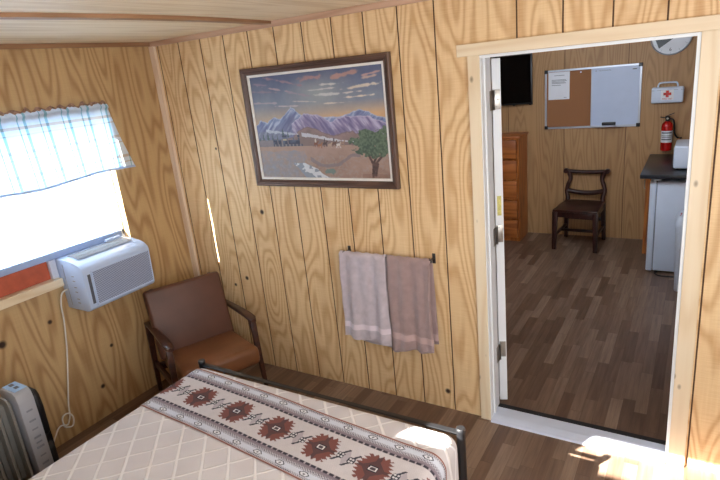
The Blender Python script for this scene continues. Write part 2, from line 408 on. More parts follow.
# door: casing, jamb, threshold and the slab swung into the next room
door = sroot('door_1', (2.77, 0, 0), 'doorway cased in raw pine with a white door swung open')
o_ = (2.77, 0, 0)
bm = B(); add_box(bm, (2.262, -.02, 0), (2.32, 0, 2.042), .002); obj('casing', bm, MT['pine'], door, 0, o_)
bm = B(); add_box(bm, (3.227, -.02, 0), (3.297, 0, 2.042), .002); obj('casing', bm, MT['pine'], door, 0, o_)
bm = B(); add_box(bm, (2.208, -.02, 2.042), (3.42, 0, 2.098), .002); obj('casing', bm, MT['pine_x'], door, 0, o_)
bm = B()
add_box(bm, (HX0, -.012, 0), (2.325, .135, HZ - .001), .001); add_box(bm, (3.213, -.012, 0), (HX1, .135, HZ - .001), .001); add_box(bm, (2.325, -.012, 2.027), (3.213, .135, HZ - .001), .001)
add_box(bm, (2.325, .03, 0), (2.333, .06, 2.027))
obj('door_jamb', bm, MT['white'], door, 0, o_, label='white door jamb')
bm = B(); add_prism(bm, [(-.035, 0), (-.03, .012), (.02, .022), (.1, .022), (.1, 0)], 2.325, 3.213, 'x'); obj('threshold', bm, MT['threshold'], door, 0, o_, label='pale metal threshold')
bm = B(); add_box(bm, (2.325, .1, 0), (3.213, .135, .026), .004); obj('threshold_seal', bm, MT['rubber'], door, 0, o_, label='black rubber threshold seal')
e = Vector((-math.sin(math.radians(23)), math.cos(math.radians(23)), 0)); nn = Vector((e.y, -e.x, 0))
M_ = Matrix(((nn.x, e.x, 0, 2.312), (nn.y, e.y, 0, .187), (0, 0, 1, 0), (0, 0, 0, 1)))
bm = B(); add_box(bm, (0, 0, .012), (.045, .86, 2.02), .002, mtx=M_); slab = obj('door_slab', bm, MT['white'], door, 0, o_, label='white door slab, seen on its hinge edge')
for z in (1.815, 1.085, .363):
    bm = B(); add_box(bm, (.006, -.004, z - .05), (.04, -.0005, z + .05), .001, mtx=M_); add_tube(bm, [(2.331, .155, z - .05), (2.331, .155, z + .05)], .006, 8)
    add_box(bm, (2.3255, .104, z - .05), (2.3275, .15, z + .05))
    for dz in (-.035, 0, .035): add_lathe(bm, [(.001, -.0065), (.004, -.006), (.004, -.004)], 8, 'y', M_ @ Vector((.022 + (dz == 0) * .008, 0, z + dz)))
    obj('hinge', bm, MT['steel'], slab, 30, o_)
bm = B(); add_box(bm, (.012, -.002, 1.19), (.034, -.0005, 1.30), mtx=M_); obj('sticker', bm, MT['yellow'], slab, 0, o_, label='small yellow sticker')

# window in the left wall
win = sroot('window_1', (0, -1.15, WZ0), 'bright window with a white frame'); o_ = (0, -1.15, WZ0)
bm = B()
add_box(bm, (-.1, WY0, WZ0 + .02), (-.055, WY0 + .045, WZ1), .003); add_box(bm, (-.1, WY1 - .02, WZ0 + .02), (-.055, WY1, WZ1), .003)
add_box(bm, (-.1, WY0, WZ1 - .045), (-.055, WY1, WZ1), .003); add_box(bm, (-.1, WY0, 1.13), (-.055, WY1, 1.165), .003)
obj('window_frame', bm, MT['white'], win, 0, o_)
bm = B(); add_box(bm, (-.08, WY0 + .045, 1.165), (-.075, WY1 - .02, WZ1 - .045)); obj('pane', bm, MT['glass'], win, 0, o_)
bm = B(); add_box(bm, (-.118, WY0 - .04, WZ0 - .02), (.03, -1.008, WZ0 + .03), .003); obj('window_sill', bm, MT['pine_y'], win, 0, o_, label='raw pine window sill')
bm = B(); add_box(bm, (-.06, WY0, WZ0 + .03), (-.03, -1.045, 1.128), .002); obj('filler_board', bm, MT['red_board'], win, 0, o_, label='red brown filler board below the blind')
bm = B(); add_prism(bm, [(-.06, WZ0 + .03), (-.005, WZ0 + .03), (-.005, 1.13), (-.06, 1.13)], -1.044, -1.004, 'y', .004); obj('side_panel', bm, MT['plastic'], win, 0, o_, label='white side panel beside the air conditioner')
# ------------------------------------------------------------------ blind and valance
bl = thing('window_blind', 'white horizontal slat blind glowing in the window above the air conditioner', 'blind', (.0, -1.15, 1.145)); o_ = (.0, -1.15, 1.145)
BY0, BY1 = -1.77, -.530
bm = B()
zz = 1.185; i = 0
while zz < 1.93:
    y1 = BY1 + .004 * math.sin(i * 12.9)
    M_ = Matrix.Translation((-.018, 0, zz)) @ Matrix.Rotation(math.radians(-68), 4, 'Y')
    for s in range(4):
        x0, x1 = -.0125 + s * .00625, -.0125 + (s + 1) * .00625
        h = lambda x: .0018 * (1 - (x / .0125) ** 2)
        vs = [bm.verts.new(M_ @ Vector(p)) for p in ((x0, BY0, h(x0)), (x1, BY0, h(x1)), (x1, y1 - (.004 if s in (0, 3) else 0), h(x1)), (x0, y1 - (.004 if s in (0,) else 0), h(x0)))]
        bm.faces.new(vs)
    zz += .0205; i += 1
bmesh.ops.remove_doubles(bm, verts=bm.verts[:], dist=1e-6)
obj('slats', bm, MT['slat'], bl, 40, o_)
bm = B(); add_box(bm, (-.034, BY0, 1.133), (-.002, BY1, 1.174), .005); obj('bottom_rail', bm, MT['shaded_rail'], bl, 30, o_)
bm = B(); add_box(bm, (-.04, BY0, 1.925), (-.002, BY1, 1.957), .003); obj('headrail', bm, MT['plastic'], bl, 30, o_)

va = thing('valance_curtain', 'short white plaid sheer valance hanging over the top of the window', 'curtain', (.03, -1.1, 1.55)); o_ = (.03, -1.1, 1.55)
def val_pt(u, v):
    yR = -.452 + .10 * v ** 1.2; yL = -1.86
    y = yL + (yR - yL) * u
    zt = 1.992 + .004 * math.sin(y * 70) + .003 * math.sin(y * 131 + 1); zb = 1.556 + .02 * u + .008 * math.sin(y * 9 + 1)
    z = zt + (zb - zt) * v
    x = .028 + .05 * v * (.6 + .4 * math.sin(y * 5)) + (.006 + .006 * v) * math.sin(y * 38 + math.sin(y * 11) * 2) * (1 - .4 * v) + .016 * math.sin(PI * min(1, v / .09))
    return Vector((x, y, z))
NU, NV = 150, 34
def grid(bm, f, us, vs):
    g = [[bm.verts.new(f(u, v)) for u in us] for v in vs]
    for a, b in zip(g, g[1:]):
        for k in range(len(us) - 1): bm.faces.new((a[k], a[k + 1], b[k + 1], b[k]))
bm = B(); grid(bm, val_pt, [i / NU for i in range(NU + 1)], [i / NV for i in range(NV + 1)]); obj('cloth', bm, MT['sheer'], va, 180, o_)
bm = B(); grid(bm, lambda u, v: val_pt(u, .975 + .035 * v) + Vector((.002, 0, 0)), [i / NU for i in range(NU + 1)], [0, .5, 1]); obj('hem', bm, MT['hem'], va, 180, o_, label='blue grey stitched hem')
bm = B(); grid(bm, lambda u, v: val_pt(u, .0) + Vector((.004 + .003 * math.sin(u * 300), 0, .012 - .028 * v + .008 * math.sin(u * 130) * (1 - v) + .006 * math.sin(u * 77) * v)), [i / 300 for i in range(301)], [0, .5, 1])
obj('gathered_header', bm, plain('brownish gathered header', rgb(150, 120, 104), .9, var=.45, scale=45), va, 180, o_, label='brownish ruffled header of the valance')

# ------------------------------------------------------------------ air conditioner
ac = thing('air_conditioner', 'white window air conditioner with a perforated front grille', 'air conditioner', (.03, -.765, .81)); o_ = (.03, -.765, .81)
A0, A1 = -1.002, -.532
prof = [(-.26, .815), (.19, .812), (.215, .818), (.232, .835)]
prof += [(.244, 1.064), (.241, 1.078), (.230, 1.091), (.205, 1.104), (.165, 1.117), (.10, 1.130), (-.26, 1.138)]
bm = B(); add_prism(bm, prof, A0, A1, 'y', .006, 2); obj('housing', bm, MT['ac_white'], ac, 40, o_)
bm = B()
Mf = Matrix(((1, 0, .0515, 0), (0, 1, 0, 0), (0, 0, 1, 0), (0, 0, 0, 1)))
def onfront(z): return .232 + (z - .835) / .21 * .011
vs = []
def front_panel(bm, y0, y1, z0, z1, d0, d1):
    P = [(onfront(z) + d, y, z) for d in (d0, d1) for y, z in ((y0, z0), (y1, z0), (y1, z1), (y0, z1))]
    V = [bm.verts.new(p) for p in P]
    for f in ((0, 1, 2, 3), (4, 5, 6, 7), (0, 1, 5, 4), (1, 2, 6, 5), (2, 3, 7, 6), (3, 0, 4, 7)): bm.faces.new([V[i] for i in f])
front_panel(bm, -.945, -.546, .85, 1.054, -.002, .003); obj('front_grille', bm, MT['grille'], ac, 0, o_, label='grey perforated front grille')
bm = B()
for a in ((-.952, -.945, .843, 1.061), (-.546, -.539, .843, 1.061), (-.952, -.539, .843, .85), (-.952, -.539, 1.054, 1.061)): front_panel(bm, *a, -.002, .005)
obj('grille_rim', bm, MT['ac_white'], ac, 0, o_)
bm = B(); front_panel(bm, -.978, -.960, .86, 1.045, -.002, .0015); obj('control_slot', bm, MT['slot'], ac, 0, o_, label='dark grey control slot')
bm = B()
for k in range(9):
    x = .042 + k * .0125; z = 1.1355 - max(0, x - .1) * .18
    add_box(bm, (x, -.955, z - .002), (x + .007, -.575, z + .0015), mtx=None)
obj('top_louvre', bm, MT['plastic_grey'], ac, 0, o_, label='grey air outlet louvres on the top')
bm = B()
for z in (.86, .885, .93, .96, 1.0, 1.03): add_box(bm, (.12, A0 - .0015, z), (.145, A0 + .001, z + .006))
add_box(bm, (.05, A0 - .0015, .84), (.052, A0 + .001, 1.1)); obj('side_vent', bm, MT['plastic_grey'], ac, 0, o_)
bm = B(); add_box(bm, (.005, -.68, 1.135), (.035, -.57, 1.152), .005); obj('sash_bracket', bm, MT['ac_white'], ac, 30, o_)

# power cord
def smooth_path(P, n=12):
    P = [Vector(p) for p in P]; out = []
    for i in range(len(P) - 1):
        a, b, c, d = P[max(i - 1, 0)], P[i], P[i + 1], P[min(i + 2, len(P) - 1)]
        for k in range(n):
            t = k / n
            out.append(.5 * ((2 * b) + (c - a) * t + (2 * a - 5 * b + 4 * c - d) * t * t + (3 * b - a - 3 * c + d) * t ** 3))
    out.append(P[-1]); return out
cp = [(.07, -1.022, .95), (.045, -1.045, .93), (.03, -1.06, .86), (.025, -1.066, .759), (.022, -1.096, .571), (.022, -1.146, .36), (.02, -1.176, .23),
      (.03, -1.19, .17), (.03, -1.215, .12), (.032, -1.24, .135), (.034, -1.235, .185), (.036, -1.2, .19), (.038, -1.178, .15), (.04, -1.195, .10), (.05, -1.24, .12), (.06, -1.26, .15), (.09, -1.30, .165), (.16, -1.36, .17), (.24, -1.42, .18), (.262, -1.428, .18)]
bm = B(); add_tube(bm, smooth_path(cp, 8), .0048, 8); obj_c = obj('power_cord', bm, MT['cord'], None, 60, (.03, -1.1, .1)); obj_c.location = (.03, -1.1, .1)
tag(obj_c, 'thin white cord hanging from the air conditioner, looped low and running to the heater', 'cord')

# ------------------------------------------------------------------ oil radiator
ht = thing('oil_radiator', 'grey oil filled radiator heater on the floor beside the bed', 'heater', (.305, -1.745, 0)); o_ = (.285, -1.75, 0)
def fin_poly(x0, x1, z0, z1, r=.05, n=6):
    P = []
    for cx, cz, a0 in ((x1 - r, z1 - r, 0), (x0 + r, z1 - r, 90), (x0 + r, z0 + r, 180), (x1 - r, z0 + r, 270)):
        for k in range(n + 1):
            a = math.radians(a0 + 90 * k / n); P.append((cx + r * math.cos(a), cz + r * math.sin(a)))
    return P
for k in range(8):
    y = -1.622 - k * .06
    bm = B(); add_prism(bm, fin_poly(.205, .365, .10, .625, .045), y - .0055, y + .0055, 'y', .003)
    add_prism(bm, fin_poly(.262, .308, .14, .59, .022), y - .029, y + .029, 'y')
    obj('fin', bm, MT['heater_grey'], ht, 40, o_)
bm = B(); add_prism(bm, [(.2, .1), (.37, .1), (.372, .58), (.36, .625), (.335, .642), (.22, .642), (.2, .62)], -1.588, -1.505, 'y', .008); hb = obj('control_box', bm, MT['heater_panel'], ht, 40, o_, label='silver grey control housing')
bm = B(); add_prism(bm, [(.215, .13), (.355, .13), (.355, .25), (.33, .275), (.33, .32), (.355, .345), (.362, .5), (.35, .575), (.325, .60), (.24, .60), (.215, .57)], -1.504, -1.466, 'y', .014, 3); obj('end_cover', bm, MT['black'], ht, 40, o_, label='black end cover with cord wrap')
bm = B(); add_box(bm, (.225, -1.577, .6405), (.345, -1.513, .6445), .0015); ds = obj('display', bm, MT['blue_label'], hb, 0, o_, label='pale blue display on top')
for x in (.24, .29): bm = B(); add_box(bm, (x, -1.555, .6445), (x + .03, -1.535, .6455)); obj('display_mark', bm, MT['grey_ink'], hb, 0, o_)
for z, h, w in ((.52, .018, .03), (.46, .018, .032), (.41, .016, .03), (.36, .02, .035), (.33, .016, .03), (.30, .022, .038), (.25, .014, .03), (.2, .02, .034)):
    bm = B(); add_box(bm, (.3715, -1.546 - w / 2, z), (.3735, -1.546 + w / 2, z + h * .55)); obj('printed_mark', bm, MT['mark'], hb, 0, o_)
for y in (-1.56, -2.0):
    bm = B(); add_box(bm, (.17, y - .02, .062), (.40, y + .02, .098), .006)
    ft = obj('foot', bm, MT['black'], ht, 30, o_)
    for x in (.19, .38):
        bm = B(); add_lathe(bm, [(.012, -.012), (.03, -.012), (.032, -.006), (.032, .006), (.03, .012), (.012, .012)], 18, 'y', (x, y, .033)); obj('wheel', bm, MT['black'], ft, 40, o_)

# ------------------------------------------------------------------ bed
BX0, BX1, BYF, BYH, BZ = .985, 2.503, -.906, -2.93, .586
fr = thing('metal_bed', 'black tubular metal bed with a low foot rail and round capped posts', 'bed', (1.735, -1.9, 0)); o_ = (1.735, -1.9, 0)
for x, y in ((.975, -.885), (2.492, -.885), (.975, -2.965), (2.492, -2.965)):
    bm = B(); add_lathe(bm, [(.018, 0), (.018, .566), (.0195, .569), (.0195, .582), (.017, .587), (.001, .588)], 20, 'z', (x, y, 0)); obj('post', bm, MT['black_metal'], fr, 40, o_)
bm = B(); add_tube(bm, [(.975, -.885, .560), (2.492, -.885, .560)], .0125, 12); obj('foot_rail', bm, MT['black_metal'], fr, 40, o_)
for x in (1.14, 2.335): bm = B(); add_tube(bm, [(x, -.885, .25), (x, -.885, .56)], .006, 8); obj('spindle', bm, MT['black_metal'], fr, 40, o_)
for x in (1.03, 2.42):
    bm = B(); add_box(bm, (x - .012, -2.965, .23), (x + .012, -.885, .27), .002); obj('side_rail', bm, MT['black_metal'], fr, 0, o_)
for k in range(10): bm = B(); add_box(bm, (1.0, -2.9 + k * .215, .27), (2.447, -2.84 + k * .215, .285)); obj('slat', bm, MT['black_metal'], fr, 0, o_)
for y in (-.885, -2.965): bm = B(); add_box(bm, (.975, y - .012, .232), (2.492, y + .012, .268), .002); obj('end_bar', bm, MT['black_metal'], fr, 0, o_)
bm = B(); add_tube(bm, [(.975, -2.965, .56), (2.492, -2.965, .56)], .0125, 12); obj('head_rail', bm, MT['black_metal'], fr, 40, o_)
bm = B(); add_box(bm, (BX0 + .012, BYH + .01, .288), (BX1 - .012, BYF - .012, BZ - .012), .06, 4); mo = obj('mattress', bm, MT['mattress'], None, 40, (1.72, -1.92, .288)); mo.location = (1.72, -1.92, .288)
tag(mo, 'thick mattress under the cream bedspread on the black bed frame', 'mattress')
# bedspread: rounded shell, open below
RR = .062
bm = B(); add_box(bm, (BX0, BYH, .02), (BX1, BYF, BZ), RR, 6)
bmesh.ops.bisect_plane(bm, geom=bm.verts[:] + bm.edges[:] + bm.faces[:], plane_co=(0, 0, .30), plane_no=(0, 0, 1), clear_inner=True)
so = obj('bedspread', bm, MT['spread'], None, 180, (1.72, -1.92, .3)); so.location = (1.72, -1.92, .3)
tag(so, 'cream bedspread with a raised diamond lattice covering the whole bed', 'bedspread')
md = so.modifiers.new('sub', 'SUBSURF'); md.subdivision_type = 'SIMPLE'; md.levels = 1; md.render_levels = 1

# runner: woven pattern written into a colour attribute
RW = .372
def bug(a, b):
    """little diagonal figure around (0,0); returns colour or None (metres)"""
    if abs(a) < .016 and abs(b) < .016 and not (abs(a) > .0125 and abs(b) > .0125):
        ga = min(abs(a), abs(abs(a) - .014)); gb = min(abs(b), abs(abs(b) - .014))
        if ga < .0025 or gb < .0025: return (46, 48, 62)
        return (214, 212, 214)
    for s in (1, -1):
        u, v = a * s, b * s
        if .015 < v < .040 and abs(u - .004 - (v - .015) * 0.8) < .0062: return (44, 46, 60)
    return None
MED = .255
def runner_col(s, t):
    T = min(t, RW - t)
    if T < .007: return (146, 96, 86)
    if T < .011: return (190, 176, 178)
    if T < .016: return (70, 72, 86) if (s * 1000) % 9 < 4.5 else (196, 192, 200)
    if T < .052:
        hs = ((s + MED * .12) % (MED / 2)) - MED / 4; ht = T - .033
        d = abs(hs) / .021 + abs(ht) / .017
        if abs(ht) < .012 and d < 1.25:
            if d > .95 or abs(ht) > .0095: return (44, 46, 62)
            if d < .35: return (120, 118, 130)
            return (222, 224, 230)
        if abs(ht) > .011 and (int(s * 1000 / 6) + int(T * 1000 / 4)) % 2 == 0: return (150, 146, 158)
        return (208, 212, 224)
    if T < .062: return (112, 108, 122) if (int(s * 1000 / 7) + int(T * 1000 / 5)) % 2 else (196, 192, 200)
    if T < .078:
        k = (T - .062) / .016; return (150 - 26 * k, 138 - 26 * k, 146 - 22 * k)
    if T < .088: return (58, 54, 66) if (s * 1000) % 30 < 22 else (170, 160, 166)
    # centre field
    v = t - RW / 2; m = ((s + MED / 2) % MED) - MED / 2
    if abs(m) < .10:
        row = int((v + .5) / .0185); fr_ = ((v + .5) / .0185) % 1
        hw = .078 - .42 * abs(v) + .022 * (1 - abs(fr_ * 2 - 1)) - .012
        top = .078 - .016 * abs(((m + .5) / .026 % 1) * 2 - 1)
        if abs(m) < hw and abs(v) < top:
            if abs(m) < .021 and abs(v) < .015:
                if abs(m) < .011 and abs(v) < .0065: return (74, 66, 74)
                if abs(m) < .017 and abs(v) < .0115: return (226, 222, 222)
                return (44, 42, 54)
            if abs(m) + abs(v) * 1.1 < .055 or (abs(v) < .008 and abs(m) < .075) or (abs(m) < .010 and abs(v) < .07): return (88, 62, 64)
            return (122, 74, 68)
    h = MED / 2 - abs(m); sg = 1 if m > 0 else -1
    for k in (-1, 1):
        c = bug(((s + MED / 2) % MED - MED / 2) * 0 + ((s % MED) - MED / 2) - k * .028, -(v - k * .004))
        if c: return c
    q = (s % MED) - MED / 2
    if abs(q) / .022 + abs(v) / .042 < 1: return (176, 168, 176)
    return (206, 200, 202) if (int(s * 1000 / 5) + int(t * 1000 / 5)) % 2 else (200, 194, 197)
ANG = math.atan(-.075)
# path across the bed: left drop, arc, top, arc, right drop
LIFT = .004
def xprof(p):
    """p = arc length measured from the left arc start; returns x,z"""
    a0 = BX0 + RR; a1 = BX1 - RR; R_ = RR + LIFT; top = BZ + LIFT
    if p < 0:
        th = -p / R_
        if th < PI / 2: return a0 - R_ * math.sin(th), (BZ - RR) + R_ * math.cos(th)
        return a0 - R_, BZ - RR - (-p - R_ * PI / 2)
    if p <= a1 - a0: return a0 + p, top
    q = p - (a1 - a0); th = q / R_
    if th < PI / 2: return a1 + R_ * math.sin(th), (BZ - RR) + R_ * math.cos(th)
    return a1 + R_, BZ - RR - (q - R_ * PI / 2)
P0, P1 = -.20, (BX1 - BX0 - 2 * RR) + .30
ns, nt = 620, 128
V = []; C = []
for j in range(nt + 1):
    t = RW * j / nt
    for i in range(ns + 1):
        s = P0 + (P1 - P0) * i / ns
        x, z = xprof(s - 0.0 * t)
        y = -.960 - .078 * s - t * (1.0) + .006 * math.sin(s * 4)
        z += .0012 * math.sin(s * 13 + t * 7) if 0 < s < 1.3 else 0
        V.append((x, y, z)); c = runner_col(s + .035 + .03 * t, t); C.append((lin(c[0]), lin(c[1]), lin(c[2]), 1))
F = [(j * (ns + 1) + i, j * (ns + 1) + i + 1, (j + 1) * (ns + 1) + i + 1, (j + 1) * (ns + 1) + i) for j in range(nt) for i in range(ns)]
def painted(name, V, F, C, m, org, parent=None):
    me = bpy.data.meshes.new(name); me.from_pydata([tuple(a - b for a, b in zip(v, org)) for v in V], [], F); me.update()
    at = me.color_attributes.new('paint', 'FLOAT_COLOR', 'POINT'); at.data.foreach_set('color', np.array(C, dtype=np.float32).ravel())
    me.materials.append(m); me.polygons.foreach_set('use_smooth', [True] * len(me.polygons))
    o = bpy.data.objects.new(name, me); COL.objects.link(o); o.location = org if parent is None else (0, 0, 0)
    if parent is not None: o.parent = parent
    return o
ro = painted('bed_runner', V, F, C, MT['woven'], (1.72, -1.15, .58))
tag(ro, 'woven bed runner with brown serrated medallions across the foot of the bed', 'bed runner')

# ------------------------------------------------------------------ armchair in the corner
ch = thing('armchair', 'brown vinyl armchair with dark wooden arms in the corner below the air conditioner', 'armchair', (.504, -.468, 0), math.radians(66))
bm = B(); Ms = Matrix.Translation((0, -.12, .335)) @ Matrix.Rotation(math.radians(-4), 4, 'X'); add_box(bm, (-.245, -.25, -.06), (.245, .25, .065), .035, 4, Ms)
for v in bm.verts:
    if v.co.z > .36: v.co.z += .022 * math.cos(v.co.x / .245 * PI / 2) * max(0, math.cos((v.co.y + .12) / .25 * PI / 2))
obj('seat', bm, MT['vinyl_seat'], ch, 60, label='lighter brown vinyl seat cushion')
bm = B(); Mb = Matrix.Translation((-.012, .135, .565)) @ Matrix.Rotation(math.radians(-14), 4, 'X'); add_box(bm, (-.258, -.035, -.235), (.258, .04, .235), .022, 3, Mb); obj('backrest', bm, MT['vinyl'], ch, 60)
for s in (-1, 1):
    bm = B()
    pts = [(.30, .535, .036, .022), (.2, .545, .036, .024), (0, .558, .046, .026), (-.16, .565, .054, .026), (-.25, .562, .052, .026), (-.283, .555, .034, .02)]
    rings = []
    for y, z, w, h in pts:
        cx = s * (.268 + (w - .036) * .2); rings.append([bm.verts.new((cx + a * w / 2, y, z + b * h / 2)) for a, b in ((-1, -.6), (-.7, -1), (.7, -1), (1, -.6), (1, .6), (.7, 1), (-.7, 1), (-1, .6))])
    for a, b in zip(rings, rings[1:]):
        for k in range(8): bm.faces.new((a[k], a[(k + 1) % 8], b[(k + 1) % 8], b[k]))
    bm.faces.new(rings[0]); bm.faces.new(rings[-1]); obj('arm', bm, MT['walnut'], ch, 40)
    bm = B(); add_bar(bm, (s * .274, -.235, .555), (s * .285, -.27, 0), .034, .022, .04, .026, .005); obj('leg', bm, MT['walnut'], ch, 30)
    bm = B(); add_bar(bm, (s * .268, .255, .54), (s * .272, .335, 0), .03, .022, .044, .028, .005); obj('leg', bm, MT['walnut'], ch, 30)
    bm = B(); add_bar(bm, (s * .264, -.24, .255), (s * .264, .285, .225), .024, .024, .05, .05, .004); obj('side_rail', bm, MT['walnut'], ch, 30)
    bm = B(); add_bar(bm, (s * .2, .155, .30), (s * .2, .245, .78), .03, .024, .028, .02, .003); obj('back_slat', bm, MT['walnut'], ch, 30)
bm = B(); add_box(bm, (-.262, -.235, .225), (.262, -.205, .268), .004); add_box(bm, (-.262, .2, .21), (.262, .23, .26), .004); obj('seat_rail', bm, MT['walnut'], ch, 30)

# ------------------------------------------------------------------ painting
PW, PH = 1.045, .73
pc = thing('framed_painting', 'framed western landscape painting of purple mountains, a steam train and galloping horses', 'painting', (1.317, 0, 1.742))
def frame_rail(bm, horiz, side, prof):
    """mitred moulding; prof = (distance inwards from outer edge, y)"""
    rows = []
    for d, y in prof:
        hw, hh = PW / 2 - d, PH / 2 - d
        if horiz: rows.append([(-hw, y, side * hh), (hw, y, side * hh)])
        else: rows.append([(side * hw, y, -hh), (side * hw, y, hh)])
    V = [[bm.verts.new(p) for p in r] for r in rows]; n = len(V)
    for i in range(n): bm.faces.new((V[i][0], V[i][1], V[(i + 1) % n][1], V[(i + 1) % n][0]))
    bm.faces.new([v[0] for v in V]); bm.faces.new([v[1] for v in V])
mould = [(0, -.003), (0, -.028), (.006, -.034), (.016, -.034), (.02, -.029), (.026, -.029), (.034, -.022), (.04, -.02), (.042, -.014), (.042, -.003)]
for hz, s in ((True, 1), (True, -1), (False, 1), (False, -1)):
    bm = B(); frame_rail(bm, hz, s, mould); obj('frame_rail', bm, MT['frame_wood'] if hz else MT['frame_wood_v'], pc, 30)
lin_ = [(.042, -.004), (.042, -.017), (.05, -.017), (.056, -.013), (.056, -.004)]
bm = B()
for hz, s in ((True, 1), (True, -1), (False, 1), (False, -1)): frame_rail(bm, hz, s, lin_)
obj('liner', bm, MT['cream'], pc, 30, label='cream inner liner')
def fbm(x, y, o=4): return mnoise.fractal(Vector((x, y, 3.3)), 1.0, 2.0, o)
def mixc(a, b, t): t = max(0, min(1, t)); return tuple(p + (q - p) * t for p, q in zip(a, b))
def seg_d(px, py, ax, ay, bx, by):
    dx, dy = bx - ax, by - ay; t = max(0, min(1, ((px - ax) * dx + (py - ay) * dy) / (dx * dx + dy * dy))); return math.hypot(px - ax - t * dx, py - ay - t * dy)
def lineint(pts, x):
    for (a, b), (c, d) in zip(pts, pts[1:]):
        if a <= x <= c: return b + (d - b) * (x - a) / (c - a)
    return pts[-1][1]
R1 = [(0, .47), (.05, .42), (.1, .45), (.16, .40), (.22, .41), (.27, .36), (.31, .31), (.335, .33), (.37, .38), (.42, .41), (.5, .43), (.6, .42), (.66, .43), (.74, .40), (.82, .365), (.88, .39), (.93, .43), (1, .46)]
R2 = [(0, .53), (.15, .5), (.3, .47), (.36, .42), (.41, .375), (.46, .40), (.51, .39), (.55, .42), (.6, .47), (.66, .44), (.72, .42), (.78, .43), (.85, .42), (.92, .46), (1, .5)]
R3 = [(0, .62), (.3, .6), (.36, .53), (.42, .5), (.48, .52), (.55, .57), (.62, .60), (.7, .57), (.76, .56), (.82, .6), (.9, .62), (1, .62)]
HORSES = [(.475, (120, 70, 50)), (.505, (150, 95, 62)), (.545, (70, 55, 52)), (.58, (176, 150, 128)), (.615, (96, 66, 54)), (.645, (214, 206, 198)), (.675, (150, 122, 104))]
